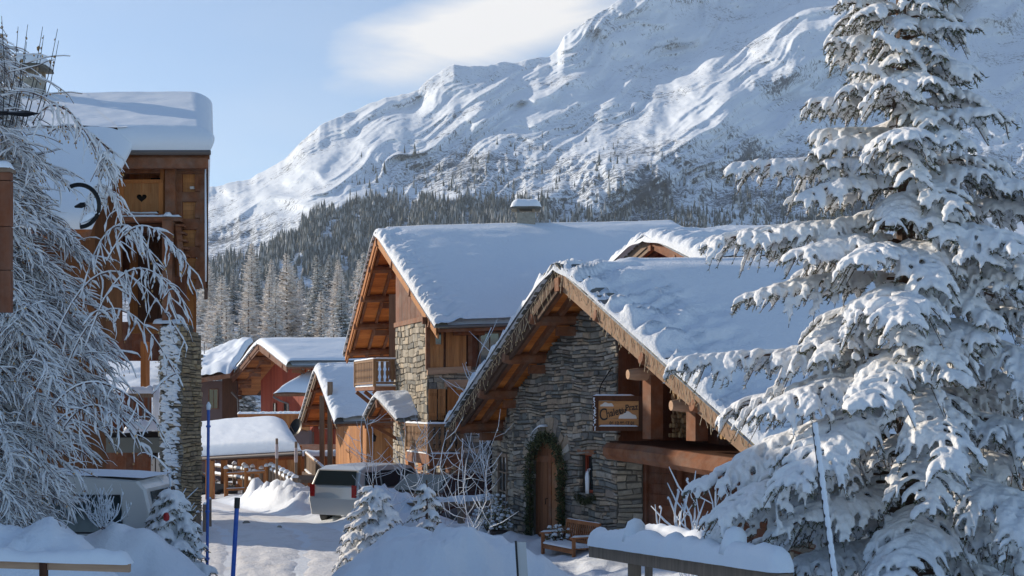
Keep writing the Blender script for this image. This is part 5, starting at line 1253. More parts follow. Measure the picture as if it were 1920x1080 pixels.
# boards as one plate with a real heart-shaped hole: strips from outline to hole
me_o = []
for i in range(40):
    a = math.atan2(hp[i][1]-hc.z, hp[i][0]-hc.x); dx, dz = math.cos(a), math.sin(a); w2, h2 = (hx1-hx0)/2, (hz1-hz0)/2; k = min(w2/abs(dx) if abs(dx) > 1e-6 else 9, h2/abs(dz) if abs(dz) > 1e-6 else 9); me_o.append((hc.x+dx*k, hc.z+dz*k))
for y_ in (0,):
    b = len(m.v); n_ = 40
    for pts_, yy2 in ((me_o, .20), (hp, .20), (hp, .16), (me_o, .16)): m.v += [tuple(f9(x, yy2, z)) for x, z in pts_]
    for i in range(n_):
        j = (i+1) % n_
        for k in range(3): m.f.append((b+k*n_+i, b+k*n_+j, b+(k+1)*n_+j, b+(k+1)*n_+i))
hpn = m.build('heart_panel', wood_m('wood_heart_panel', (.22, .09, .03), (.50, .25, .10)), c9)
m = MB(); m.box(f9, hx0-.12, hx1+.12, .13, .24, hz1, hz1+.09); m.box(f9, hx0-.12, hx1+.12, .13, .24, hz0-.15, hz0); m.box(f9, hx0-.12, hx0, .13, .235, hz0, hz1); m.box(f9, hx1, hx1+.12, .13, .235, hz0, hz1)
for k in (1, 2, 3): x = hx0+(hx1-hx0)*k/4; m.box(f9, x-.006, x+.006, .198, .206, hz0, hc.z-.16); m.box(f9, x-.006, x+.006, .198, .206, hc.z+.13, hz1)
m.build('panel_frame', W_OR, hpn)
m = MB(); m.box(lambda x, y, z: Vector((x, Y9-.05-y, z)), hx0, hx1, 0, .02, hz0, hz1); m.build('backing', BLACK, hpn)
m = MB(); snow_line(m, [f9(hx0, .25, hz0-.02), f9(hx1, .25, hz0-.02)], .1, .05, 3, res=.05); m.build('snow', SNOW, hpn, smooth=True)
for px0, px1 in ((222, 232), (304, 312)): m = MB(); m.box(f9, X9(px0), X9(px1), .05, .19, Z9(415), Z9(296)); m.build('post', W_OR, c9)
# balcony floor
m = MB(); m.box(f9, X9(230), X9(348), -1.3, .55, Z9(420), Z9(413)); m.build('balcony_floor', W_BEAM, c9)
m = MB(); snow_line(m, [f9(X9(230), .48, Z9(412)), f9(X9(349), .48, Z9(412))], .16, .06, 5); snow_line(m, [f9(X9(316), .5, Z9(412)), f9(X9(334), .5, Z9(412))], .3, .14, 6); m.build('snow', SNOW, c9, smooth=True)
for k in range(4): m = MB(); m.box(f9, X9(232), X9(316), -1.0+k*.36, -.88+k*.36, Z9(438), Z9(422)); m.build('joist', W_DK, c9)
m = MB(); m.box(f9, X9(316), X9(334), .30, .62, Z9(620), Z9(420)); m.build('post', W_BEAM, c9)
m = MB(); m.box(f9, X9(316), X9(334), .02, .34, Z9(410), Z9(300)); m.build('post', W_BEAM, c9)
m = MB(); m.beam(f9(X9(336), .3, Z9(425)), f9(X9(350), .5, Z9(520)), .16, .18); m.build('brace', W_BEAM, c9)
for k in range(5):
    m = MB(); z_ = Z9(425+k*14); m.box(f9, X9(338+k*1.5), X9(352+k*2), .1, .45, z_-.05, z_); m.build('slat', W_BEAM, c9)
m = MB(); m.box(f9, X9(334), X9(352), .1, .3, Z9(610), Z9(520)); m.build('post', W_RED, c9)
m = MB(); planks(m, f9, X9(236), X9(300), Z9(600), Z9(440), w=.3, seed=9, y0=-1.1); m.build('lower_boards', W_DK, c9)
# right hand bay: stacked panels between a post and the frame
m = MB(); m.box(f9, X9(377), X9(388), -.1, .12, Z9(541), Z9(290)); m.build('post', W_BEAM, c9)
m = MB(); a_, b_ = Vector((X9(388.5), Y9-.1, Z9(414))), P(386, 414, 37.2); b_.z = a_.z; m.beam(a_, b_, .1, Z9(288)-Z9(541)); m.build('end_wall', W_DK, c9)
m = MB(); m.box(f9, X9(334), X9(343), -.1, .1, Z9(541), Z9(300)); m.build('post', W_BEAM, c9)
zs_ = [(324, 360), (381, 410), (434, 462), (487, 508), (526, 540)]
for a_, b_ in zs_:
    m = MB(); planks(m, f9, X9(343), X9(374), Z9(b_+2), Z9(a_-3), w=.13, seed=a_, horiz=True, y0=-.04, th=.03); m.build('bay_panel', W_OR2, c9)
    m = MB(); xa, xb = X9(367), X9(377); pts = [f9(xb, .04, Z9(b_)), f9(xb, .04, Z9(a_-6))]
    for k in range(7): a = math.pi/2*k/6; pts.append(f9(xb-(xb-xa)*math.sin(a), .04, Z9(a_-6)-.28*(1-math.cos(a))))
    pts.append(f9(xa, .04, Z9(b_))); m.prism(pts, Vector((0, -.06, 0))); m.build('arch_bracket', W_BEAM, c9)
for a_, b_ in ((300, 322), (361, 379), (411, 431), (463, 483), (509, 524)):
    m = MB(); m.box(f9, X9(343), X9(377), -.05, .09, Z9(b_), Z9(a_)); m.build('beam', W_BEAM, c9)
m = MB(); m.box(f9, X9(357), X9(365), .0, .05, Z9(355), Z9(350)); m.build('nameplate', plain_m('plate_pale', (.6, .58, .55), .5), c9)
m = MB(); m.tube([f9(X9(390), .3, Z9(300)), f9(X9(391), .3, Z9(450)), f9(X9(391), .3, Z9(530))], [.02, .03, .02], 6); m.build('snow', SNOW, c9, smooth=True)
# stone corner pillar, rough with wind blown snow
pf = mkfr(Vector((X9(300, 33), 33.0, 0)), Vector((.94, -.34, 0)), TOCAM)
st, mo_ = stone_wall(pf, 0, .66, -3.3, lambda u: Z9(612), (), seed=51, sw=(.12, .36), sh=(.07, .15), prot=.10, dep=.5); w_ = st.build('stone_pillar', STONEW, c9); mo_.build('mortar', MORT, w_)
pf2 = mkfr(pf(.66, 0, 0), Vector((.42, .9, 0)), Vector((1, -.4, 0)))
st, mo_ = stone_wall(pf2, 0, .78, -3.3, lambda u: Z9(612)-.3*u, (), seed=52, sw=(.12, .36), sh=(.07, .15), prot=.07, dep=.4); w2_ = st.build('stone_pillar', stone_m('stone_sunlit', [(.40, .30, .17), (.34, .27, .17), (.46, .36, .22), (.28, .22, .14)]), c9); mo_.build('mortar', MORT, w2_)  # right face: golden light put into the stone colours
m = MB(); r = random.Random(4)
for i in range(560):
    z_ = -3.0+r.random()*5.0; u_ = .12+.46*r.random()**(.6+.8*float(vn(np.array(z_*2.5), np.array(1.0), 3))); s_ = r.uniform(.012, .05); c = pf(u_, .07, z_)
    m.tube([c+Vector((-s_*2.0, 0, s_*.1)), c+Vector((-s_*.6, -.01, s_*.5)), c+Vector((s_*.8, -.01, s_*.3)), c+Vector((s_*2.0, 0, -s_*.5))], [s_*.3, s_*1.1, s_, s_*.3], 6)
m.build('snow', SNOW, w_, smooth=True)
m = MB(); m.box(f9, X9(290), X9(350), -.9, .62, Z9(618), Z9(610)); m.build('pillar_cap', W_BEAM, c9)
m = MB(); snow_line(m, [f9(X9(296), .25, Z9(610)), f9(X9(352), .25, Z9(610))], .9, .16, 3); m.build('snow', SNOW, c9, smooth=True)
# hidden main body to the left, behind the birch, and its back
m = MB(); m.prism([Vector((-17, 34.2, -3.2)), Vector((X9(185), 34.2, -3.2)), Vector((-13.6, 41, -3.2)), Vector((-17, 41, -3.2))], Vector((0, 0, 9.2))); m.build('house_body', W_TOW, c9)
m = MB(); m.box(lambda x, y, z: Vector((x, y, z)), X9(240, 38), X9(340, 40), 37.0, 40, 3.2, 7.2); m.build('house_body', W_RED, c9)
chimney(c9, P(57, 190, 37.6), .95, 1.15, .42)
# unseen chalet added outside the left edge to cast shade on the foreground
c10 = thing('added_shade_chalet', 'unseen timber chalet added off the left edge to shade the foreground', 'house', (-16, 21, -3))
A10, R10, L10 = Vector((-16.4, 11.5, 7.4)), Vector((-11.6, 11.9, 4.8)), Vector((-21.2, 11.4, 4.8)); V10 = Vector((-.02, 1, 0)).normalized()
gable(c10, A10, R10, L10, V10*15.5, over=.8, npur=(2, 2), snowkw=dict(th=.4, nS=40, nT=50), raft=1)
m = MB(); planks(m, lambda x, y, z: Vector((-12.6+y, 12.3+x, z)), 0, 14, -3.2, 4.5, w=.3, seed=3); planks(m, lambda x, y, z: Vector((-20.5+x, 12.3, z)), 0, 7.9, -3.2, lambda u: 4.6+2.2*(1-abs(u-3.95)/3.95), w=.3, seed=4); m.build('board_wall', W_RED, c10)
# ---- buildings glimpsed between the pillar and the birch
c11 = thing('balcony_house', 'house glimpsed left of the stone pillar with a snow covered white balcony and dark awning', 'house', (-14, 47, -3.8))
f11 = lambda x, y, z: Vector((x, 46-y, z)); x11 = lambda px: (px-960)/F*46; z11 = lambda py: (YH-py)/F*46
m = MB(); planks(m, lambda x, y, z: Vector((x, 47.5-y, z)), x11(150), x11(262), -3.9, z11(735), w=.3, seed=1); m.build('board_wall', W_RED, c11)
m = MB(); planks(m, lambda x, y, z: Vector((x, 47.0-y, z)), x11(150), x11(300), z11(675), z11(600), w=.3, seed=2); m.build('upper_wall', W_RED, c11)
m = MB(); m.box(f11, x11(262), x11(272), -.6, -.1, z11(745), z11(640)); m.build('post', W_OR, c11)
m = MB(); m.box(f11, x11(240), x11(300), 0, .15, z11(745), z11(737)); m.box(f11, x11(240), x11(298), 0, .15, z11(805), z11(796)); m.box(f11, x11(290), x11(298), .0, .16, z11(798), z11(725)); m.build('balcony_frame', W_GREY, c11)
m = MB()
for k in range(5): x = x11(248+k*10); m.box(f11, x, x+.05, .04, .09, z11(797), z11(745))
m.build('balusters', ZINC, c11)
m = MB(); snow_line(m, [f11(x11(238), .05, z11(738)), f11(x11(292), .05, z11(738))], .4, .28, 1); snow_line(m, [f11(x11(236), .2, z11(812)), f11(x11(304), .2, z11(806))], .7, .42, 2); m.tube([f11(x11(295), .12, z11(800)), f11(x11(295), .12, z11(722))], .12, 8); m.build('snow', SNOW, c11, smooth=True)
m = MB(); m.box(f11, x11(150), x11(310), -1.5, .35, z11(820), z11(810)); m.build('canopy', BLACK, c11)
m = MB(); m.box(f11, x11(150), x11(305), .2, .4, z11(848), z11(820)); m.build('awning', plain_m('awning_grey', (.13, .15, .14), .8), c11)
m = MB(); m.box(lambda x, y, z: Vector((x, 48.4-y, z)), x11(240), x11(262), 0, .2, -3.9, z11(850)); m.build('dark_door', BLACK, c11)
m = MB(); planks(m, lambda x, y, z: Vector((x, 47.2-y, z)), x11(264), x11(292), -3.9, z11(862), w=.2, seed=4, gap=.05); m.build('white_gate', plain_m('gate_white', (.55, .53, .5), .6, var=.2), c11)

# ================================================================ ironwork and board at the left edge
t = thing('iron_sign_bracket', 'black wrought iron bracket with a spear point and curled ring at the left edge', 'bracket', P(-40, 212, 9)); m = MB()
a, b = P(-160, 214, 9), P(14, 212, 9); m.tube([a, b], .016, 8); m.build('rod', IRON, t)
m = MB(); m.tube([P(8, 212, 9), P(30, 213, 9), P(48, 213, 9), P(74, 213, 9)], [.012, .020, .030, .002], 4, squash=.8); m.build('spear_point', IRON, t)
t = thing('iron_ring', 'curved black iron ring with a small bud hanging among the birch branches', 'ring', P(150, 380, 13)); m = MB()
c = P(148, 386, 13); m.tube([c+Vector((math.cos(a)*.205, 0, math.sin(a)*.215)) for a in np.linspace(2.0, -1.5, 30)], .022, 8); rg = m.build('ring', IRON, t)
m = MB(); m.tube([P(140, 388, 13), P(152, 385, 13), P(160, 383, 13)], [.01, .03, .022], 8); m.build('bud', IRON, rg)
m = MB(); snow_line(m, [c+Vector((.02, 0, -.18)), c+Vector((.10, 0, -.15)), c+Vector((.17, 0, -.10))], .05, .09, 2, res=.03); m.build('snow', SNOW, rg, smooth=True)
t = thing('edge_board', 'tall dark brown board with a snow cap cut by the left edge of the photo', 'board', P(-10, 580, 8)); m = MB(); fe = lambda x, y, z: Vector((x, 8-y, z))
planks(m, fe, (-60-960)/F*8, (21-960)/F*8, (YH-586)/F*8, (YH-318)/F*8, w=.28, seed=3, horiz=True, th=.05); m.build('boards', W_RED, t)
m = MB(); m.box(fe, (-60-960)/F*8, (23-960)/F*8, -.06, .04, (YH-324)/F*8, (YH-316)/F*8); m.build('top_board', W_GREY, t)
m = MB(); snow_line(m, [fe((-60-960)/F*8, 0, (YH-317)/F*8), fe((24-960)/F*8, 0, (YH-317)/F*8)], .12, .045, 3, res=.02); m.build('snow', SNOW, t, smooth=True)
m = MB(); m.box(fe, (-90-960)/F*8, (-62-960)/F*8, -.1, .05, -2.7, (YH-300)/F*8); m.build('post', W_DK, t)

# ================================================================ poles, stakes, foreground rails
BLUE = plain_m('pole_blue', (.02, .10, .42), .4, var=.3, sc=14); 
def pole(name, label, a, b, r, mat_, cap=None, snowtop=False, rings=()):
    t = thing(name, label, 'pole', a); m = MB(); m.tube([a, b], r, 10); m.build('shaft', mat_, t)
    d = (b-a).normalized()
    if cap: m = MB(); m.tube([b-d*cap, b+d*.02], r*1.25, 10); m.build('cap', TRIM, t)
    for z in rings: p = a.lerp(b, z); m = MB(); m.tube([p, p+d*.03], r*1.6, 10); m.build('collar', BLUE, t)
    if snowtop: m = MB(); m.tube([b-d*.02, b+d*.05, b+d*.10], [r*1.3, r*1.6, r*.4], 8); m.build('snow', SNOW, t, smooth=True)
    return t
pole('marker_pole', 'tall thin blue snow marker pole, the taller of the two', P(388, 1120, 19), P(391, 766, 19), .022, BLUE, None, True, (.2, .45, .9))
pole('marker_pole', 'short thick blue snow marker pole with a black cap', P(434, 1130, 17), P(445, 936, 17), .030, BLUE, .12)
t = pole('snow_stake', 'leaning dark stake plastered with snow in front of the big spruce', P(1570, 1130, 10.5), P(1526, 792, 10.5), .021, TRIM)
m = MB(); a, b = P(1570, 1130, 10.5), P(1526, 792, 10.5); m.tube([a.lerp(b, i/60)+Vector((.006, -.012, 0)) for i in range(61)], [.022*(1+.25*math.sin(i*2.1)*math.sin(i*.7)) for i in range(61)], 8); m.build('snow', SNOW, t, smooth=True)
t = thing('road_marker', 'white flat roadside marker with a black edge at the bottom of the photo', 'marker', P(985, 1130, 15)); m = MB(); fm = lambda x, y, z: P(981, 1080, 15)+Vector((x-.06*z, -y, z)); m.box(fm, -.05, .055, -.02, .02, -.5, .40); m.build('plate', PAINTW, t); m = MB(); m.box(fm, -.075, -.05, -.03, .03, -.5, .41); m.build('black_edge', TRIM, t)
# log rail at the right
a, b = P(1114, 1022, 15.5), P(1474, 1074, 11.0)
t = thing('log_rail', 'long log rail under a thick roll of snow in front of the bench', 'rail', a); m = MB(); m.beam(a+Vector((0, 0, -.075)), b+Vector((0, 0, -.075)), .14, .13); m.build('log', W_GREY, t)
m = MB(); snow_line(m, [a, b], .25, .22, 3, res=.05, lump=.25); m.build('snow', SNOW, t, smooth=True)
for f in (.28, .80):
    p = a.lerp(b, f); m = MB(); m.box(lambda x, y, z: Vector((p.x+x, p.y+y, z)), -.07, .07, .08, .20, -3.0, p.z+.12); po = m.build('post', W_GREY, t)
    m = MB(); q = Vector((p.x, p.y+.1, p.z+.1)); m.tube([q, q+Vector((0, 0, .10)), q+Vector((.02, 0, .20)), q+Vector((.03, 0, .25))], [.15, .12, .10, .04], 12); m.build('snow_cap', SNOW, po, smooth=True)
a2, b2 = P(1205, 1005, 17.8), P(1330, 1020, 16.6)
t = thing('short_rail', 'short snow loaded rail just behind the long log rail', 'rail', a2); m = MB(); m.beam(a2+Vector((0, 0, -.06)), b2+Vector((0, 0, -.06)), .12, .11); m.build('log', W_GREY, t); m = MB(); snow_line(m, [a2, b2], .22, .18, 6, res=.05); m.build('snow', SNOW, t, smooth=True)
for f in (.1, .9): p = a2.lerp(b2, f); m = MB(); m.box(lambda x, y, z: Vector((p.x+x, p.y+y, z)), -.05, .05, -.02, .08, -3.0, p.z-.05); m.build('post', W_GREY, t)
# board under the left bank
a, b = P(-40, 1056, 11), P(244, 1065, 11)
t = thing('edge_rail', 'brown board rail buried under the snow bank at lower left', 'rail', a); m = MB(); m.beam(a, b, .05, .07); m.build('board', W_LINT, t)
m = MB(); snow_line(m, [a+Vector((0, .05, .03)), b+Vector((0, .05, .03))], .22, .10, 3, res=.05, lump=.5); m.build('snow', SNOW, t, smooth=True)
m = MB(); m.box(lambda x, y, z: P(84, 1060, 11)+Vector((x, y, z)), -.03, .03, -.05, .0, -.9, .07); m.build('post', W_DK, t)
# chained posts near pillar
for i, (px, y0, y1, Yp) in enumerate(((371, 960, 990, 31), (384, 945, 985, 30), (393, 935, 975, 31.5))):
    a_, b_ = P(px, y1+12, Yp), P(px, y0, Yp); t = thing('chain_post', ['short grey post at the foot of the stone pillar, nearest the stones', 'short grey post at the stone pillar foot, middle one with the chain', 'short grey post at the pillar foot, on the road side'][i], 'post', a_); m = MB(); m.tube([a_, b_], .05, 8); m.build('shaft', W_GREY, t)
    m = MB(); m.tube([b_-Vector((0, 0, .01)), b_+Vector((0, 0, .04))], [.055, .02], 8); m.build('snow', SNOW, t, smooth=True)
# stones lying on the road
for i, (px, py, Yp) in enumerate(((462, 962, 36), (524, 980, 33))):
    p = P(px, py, Yp); p.z = float(gbase(Yp))+.03; m = MB(); s_ = .11 if i == 0 else .07
    m.lathe(p-Vector((0, 0, s_*.4)), [(0, 0), (s_*.9, s_*.2), (s_, s_*.6), (s_*.5, s_*1.1), (0, s_*1.15)], 7); o = m.build('rock', STONEW); tag(o, ['brown clod lying on the snowy road, the farther and larger', 'small brown clod lying on the snowy road, the nearer'][i], 'rock')

# ================================================================ snowy conifers built from drooping branches
def remesh(mbs, name, voxel, mat_, parent, smooth_it=1):
    me = bpy.data.meshes.new('tmp'); me.from_pydata(mbs.v, [], mbs.f); o = bpy.data.objects.new('tmp', me); C.objects.link(o)
    md = o.modifiers.new('r', 'REMESH'); md.mode = 'VOXEL'; md.voxel_size = voxel; md.adaptivity = 0
    if smooth_it: s = o.modifiers.new('s', 'SMOOTH'); s.iterations = smooth_it; s.factor = .5
    bpy.context.view_layer.update(); ev = o.evaluated_get(bpy.context.evaluated_depsgraph_get()); nm = bpy.data.meshes.new_from_object(ev)
    bpy.data.objects.remove(o)
    vs = [tuple(v.co) for v in nm.vertices]; out_ = MB(); out_.v = vs; out_.f = [tuple(p.vertices) for p in nm.polygons]
    return out_.build(name, mat_, parent, smooth=True)
def spruce(name, label, base, H, prof, specs, seed, voxel=.022, tw=.11, sr=.040, lean=(0, 0), needle=24, snowamt=1.0, top=None):
    r = random.Random(seed); t = thing(name, label, 'tree', base); tr = MB(); sn = MB(); nd_ = MB(); lm = MB()
    tp_ = lambda f: base+Vector((lean[0]*f, lean[1]*f, H*f))
    tr.tube([tp_(k/12)-Vector((0, 0, .3 if k == 0 else 0)) for k in range(13)], [H*.013*(1-k/12.5)+.012 for k in range(13)], 10)
    for (zf, az_, L, rise, droop) in specs:
        c = tp_(zf); d = Vector((math.cos(az_), math.sin(az_), 0)); s_ = Vector((-d.y, d.x, 0))
        pt = lambda f: c+d*(L*f*(1-.10*f*droop))+Vector((0, 0, L*(rise*f-droop*f*f)))+s_*(.05*L*math.sin(f*3+zf*40))
        lm.tube([pt(k/8) for k in range(9)], [.028*(1-k/9)*min(1, L)+.006 for k in range(9)], 6)
        m_ = max(3, int(L/tw)); 
        ax = [pt(.12+.88*k/m_) for k in range(m_+1)]
        sn.tube([p+Vector((0, 0, sr*.75)) for p in ax], [sr*(1.15-.35*k/m_)*r.uniform(.8, 1.25)*snowamt for k in range(m_+1)], 8, squash=.8)
        twigs = []
        for k in range(1, m_*1+1):
            f = .14+.86*(k/m_)
            for sg in (-1, 1):
                ff = f+r.uniform(-.03, .03); ln = (L*.36*(1.10-ff)**.65+.10)*r.uniform(.5, 1.45)*(min(1, ff*2.2))
                ln = min(ln, .80); fw = r.uniform(.55, .95); dr2 = r.uniform(.35, .85)
                twigs.append((pt(min(ff, .99)), (s_*sg+d*fw).normalized(), ln, dr2))
        twigs.append((pt(.97), d, .16+L*.05, .45))
        for (q, dd, ln, dr2) in twigs:
            g = lambda f: q+dd*ln*f*(1-.25*f)+Vector((0, 0, -ln*dr2*f*f+ln*.06*f))
            n_ = 5; ps = [g(k/n_) for k in range(n_+1)]
            ta_ = r.choice((.45, .8, 1.0, 1.0, 1.15)); rad = [sr*ta_*(1.2-.85*k/n_)*r.uniform(.7, 1.3)*snowamt for k in range(n_+1)]; rad[-1] *= .7
            sn.tube([p+Vector((0, 0, sr*.55)) for p in ps], rad, 7, squash=.85)
            # side fingers
            for k in (1, 2, 3, 4):
                if ln < .22: break
                for sg in (-1, 1):
                    if r.random() < .25: continue
                    p = g(k/n_+r.uniform(-.05, .05)); sd = Vector((-dd.y, dd.x, 0))*sg; fl = ln*r.uniform(.22, .38)*(1.15-k/n_)
                    e1x = p+(sd*.6+dd*.7).normalized()*fl*.6+Vector((0, 0, -fl*.15)); e2x = p+(sd*.6+dd*.7).normalized()*fl+Vector((0, 0, -fl*.75))
                    sn.tube([p+Vector((0, 0, sr*.4)), e1x+Vector((0, 0, sr*.3)), e2x], [sr*.75*snowamt, sr*.62*snowamt, sr*.38*snowamt], 6)
                    for i in range(needle//4):
                        c_ = p.lerp(e2x, r.random()); dn = Vector((r.uniform(-1, 1), r.uniform(-1, 1), r.uniform(-1.3, .1))).normalized()*r.uniform(.018, .034)*sr/.03; ww = dn.cross(Vector((r.uniform(-1, 1), r.uniform(-1, 1), .3))).normalized()*.0035*sr/.03
                        c_ = c_+Vector((0, 0, -sr*.3)); nd_.poly([c_-ww, c_+dn, c_+ww])
            for i in range(int(needle*(.5+ln))):
                f = r.random(); c_ = g(f)+Vector((0, 0, -sr*.25)); dn = (Vector((r.uniform(-1, 1), r.uniform(-1, 1), r.uniform(-1.2, .15)))+dd*.5).normalized()*r.uniform(.022, .042)*sr/.03; ww = dn.cross(Vector((r.uniform(-1, 1), r.uniform(-1, 1), .3))).normalized()*.006*sr/.03
                nd_.poly([c_-ww, c_+dn, c_+ww])
            lm.tube([g(0), g(.5), g(1)], [.008, .006, .003], 4, cap=False)
    tr.build('trunk', BARK, t); lm.build('branches', BARK, t); nd_.build('needles', NEED, t)
    remesh(sn, 'snow', voxel, SNOWT, t)
    return t
# the big spruce on the right
base = Vector((4.12, 13.2, -2.7)); H = 9.6
def fz(py, Y=13.2): return ((YH-py)/F*Y-base.z)/H
r = random.Random(21); specs = []
LEFT = math.pi
for py, az_, L, rise, dr_2 in ((312, LEFT+.10, 1.78, .10, .12), (350, LEFT+.5, 1.3, .15, .3), (430, LEFT-.02, 2.0, .10, .16), (455, LEFT+.45, 1.5, .1, .25), (520, LEFT+.12, 1.75, .08, .22), (590, LEFT+.7, 1.4, .10, .45), (668, LEFT+.03, 2.35, .06, .08),
    (700, LEFT+.5, 1.9, .05, .25), (820, LEFT+.05, 2.25, .08, .30), (850, LEFT+.42, 2.3, .05, .30), (900, LEFT+.15, 2.1, .05, .32), (200, LEFT+.0, .95, .15, .12), (175, LEFT+.5, .8, .2, .3), (90, LEFT+.0, .7, .3, .2), (20, LEFT+.1, .62, .3, .2), (260, LEFT+.2, 1.0, .1, .3)):
    specs.append((fz(py), az_, L, rise, dr_2))
nW = 128
for i in range(nW):
    f = .04+.94*(i+.5)/nW; z = f*H+base.z
    Lm = np.interp(z, [-2.7, -1.5, 0, 1.0, 2.3, 3.2, 4.2, 5.9], [2.5, 2.55, 2.3, 2.1, 1.55, 1.1, .85, .3])
    a = i*2.39996+r.uniform(-.3, .3); 
    sx = math.cos(a)
    L = Lm*r.uniform(.48, 1.04)*(.80 if sx < -.75 else 1.0)
    specs.append((f, a, L, r.uniform(.10, .22) if z > 1.5 else r.uniform(.02, .14), r.uniform(.22, .42) if z < 2.4 else r.uniform(.1, .25)))
for i in range(36):
    f = .60+.39*(i+.5)/36; z = f*H+base.z; specs.append((f, i*2.39996+1.1, np.interp(z, [2.5, 3.2, 4.2, 6.5], [1.3, 1.0, .80, .15])*r.uniform(.4, 1.0), r.uniform(.15, .5), r.uniform(.3, .6)))
# heavy front boughs
for py, az_, L in ((735, -1.75, 2.0), (560, -1.9, 1.5), (430, -1.3, 1.4), (880, -1.2, 2.3), (640, -.9, 2.1), (500, -.7, 1.9), (780, -.55, 2.3), (380, -1.9, 1.1), (250, -1.2, .9), (950, -1.9, 2.2), (330, -.5, 1.6), (170, -.2, 1.05), (330, -.15, 1.4), (215, -1.6, .85), (150, -1.8, .75), (95, -1.3, .7), (50, -1.7, .6), (265, -1.9, .95), (120, -.9, .8), (10, -1.4, .55), (400, -1.5, 1.2), (470, -1.75, 1.5), (540, -1.25, 1.4), (610, -1.6, 1.7), (350, -1.4, 1.15), (300, -1.75, 1.05), (440, -1.0, 1.4), (240, -1.4, .95)):
    specs.append((fz(py), az_, L, .16, .50))
specs = [s for s in specs if s[0] < .99 and s[0] > .02]
spruce('snowy_spruce', 'large foreground spruce on the right with snow loaded drooping boughs', base, H, None, specs, 5, voxel=.0165, tw=.11, sr=.038, lean=(-.15, 0), needle=34)
# small conifers
def small_spruce(label, px, py, Y, R, seed, n=26, sr=.03, vox=.02, name='young_spruce'):
    top_ = P(px, py, Y); b = Vector((top_.x, Y, gz(top_.x, Y)-.1)); H = top_.z-b.z; r = random.Random(seed); sp = []
    for i in range(n): f = .06+.88*(i+.5)/n; sp.append((f, i*2.4+r.uniform(-.3, .3), R*(1-f)**.8*r.uniform(.75, 1.1)+.06, .1, r.uniform(.2, .45)))
    return spruce(name, label, b, H, None, sp, seed, voxel=vox, tw=.10, sr=sr, needle=14)
small_spruce('drooping snow laden young spruce at the rear corner of the white van', 322, 912, 18.2, .62, 31, n=60, sr=.050)
small_spruce('slim young spruce with tiered snow plates in the middle snow mound', 800, 900, 20.0, .34, 32, n=26, sr=.044)
small_spruce('bushy snow laden young spruce in front of the people carrier', 700, 905, 22.0, .8, 33, n=60, sr=.046)
m = MB(); q = P(312, 978, 17.6); m.lathe(q, [(0, 0), (.04, .02), (.045, .07), (.03, .12), (0, .13)], 10); tag(m.build('red_lantern', plain_m('red_plastic', (.35, .01, .01), .4)), 'small red lantern hanging in the drooping young spruce by the van', 'lantern')

# ---- bare snowy shrubs and saplings
def bare_shrub(name, label, base, h, spread, n, seed, lean=0, rad=.010, sn_r=.014, side=4, cat='shrub', upright=.5):
    r = random.Random(seed); g_ = gz(base.x, base.y)-.05; h += max(0, base.z-g_); base = Vector((base.x, base.y, min(base.z, g_))); t = thing(name, label, cat, base); w_ = MB(); s_ = MB()
    for i in range(n):
        a = r.uniform(0, 6.28); sp_ = spread*r.uniform(.2, 1); L = h*r.uniform(.55, 1)
        e = base+Vector((math.cos(a)*sp_+lean, math.sin(a)*sp_*.6, L)); mid = base.lerp(e, .5)+Vector((math.cos(a)*sp_*.2, 0, -L*.06))
        k1, k2 = r.uniform(-.09, .09)*L, r.uniform(-.09, .09)*L
        ps = [base.lerp(mid, q_*2)+Vector((k1*math.sin(q_*6.3)+r.uniform(-.01, .01)*L, k2*math.sin(q_*5), 0)) if q_ < .5 else mid.lerp(e, q_*2-1)+Vector((k1*math.sin(q_*6.3)+r.uniform(-.012, .012)*L, k2*math.sin(q_*5), 0)) for q_ in [j_/8 for j_ in range(9)]]
        w_.tube(ps, [rad*(1-.75*j_/8) for j_ in range(9)], 5); up = Vector((0, 0, rad*.6))
        s_.tube([p+up+Vector((0, -.004, 0)) for p in ps[1:]], [sn_r*r.uniform(.5, 1.4) for _ in ps[1:]], 6); s_.tube([e-Vector((0, 0, .01)), e+Vector((0, 0, .015)), e+Vector((0, 0, .03))], [sn_r, sn_r*1.5, sn_r*.5], 6)
        for k in range(side):
            f = r.uniform(.25, .95); p = ps[int(f*8)].lerp(ps[int(f*8)+1], f*8-int(f*8)); d = Vector((r.uniform(-1, 1), r.uniform(-.6, .6), upright+r.uniform(0, .7))).normalized()*L*r.uniform(.12, .32)
            q = p+d*.5+Vector((r.uniform(-.03, .03), 0, -.03)); q2 = p+d+Vector((r.uniform(-.04, .04), 0, .05)); w_.tube([p, q, q2], [rad*.5, rad*.4, rad*.25], 4); s_.tube([p+up, q+up, q2+up], [sn_r*.7, sn_r*r.uniform(.5, 1.3), sn_r*.5], 5)
    w_.build('twigs', TWIG, t); s_.build('snow', SNOW, t, smooth=True); return t
bare_shrub('bare_shrub', 'bare upright shrub with snow caught in its forks before the dark timber wall', P(1303, 1020, 18.2), 1.1, .55, 13, 3, side=3, sn_r=.013)
bare_shrub('sapling', 'thin bare sapling with curling snowy twigs before the stone wing', P(885, 985, 25), 2.1, .8, 5, 5, rad=.007, sn_r=.007, side=7, cat='tree', upright=.1)
bare_shrub('sapling', 'tall bare sapling with arching twigs left of the lower balcony', P(735, 985, 27), 2.6, .9, 7, 6, rad=.006, sn_r=.006, side=7, cat='tree', upright=.2)
bare_shrub('sapling', 'bare sapling with snow lined twigs between the carrier and the balcony post', P(808, 985, 26), 2.2, .7, 5, 7, rad=.006, sn_r=.006, side=6, cat='tree', upright=.2)
bare_shrub('sapling', 'bare little tree rising in front of the shutters of the middle chalet', P(893, 800, 32), 2.5, .9, 7, 8, lean=.2, rad=.008, sn_r=.009, side=8, cat='tree', upright=.2)
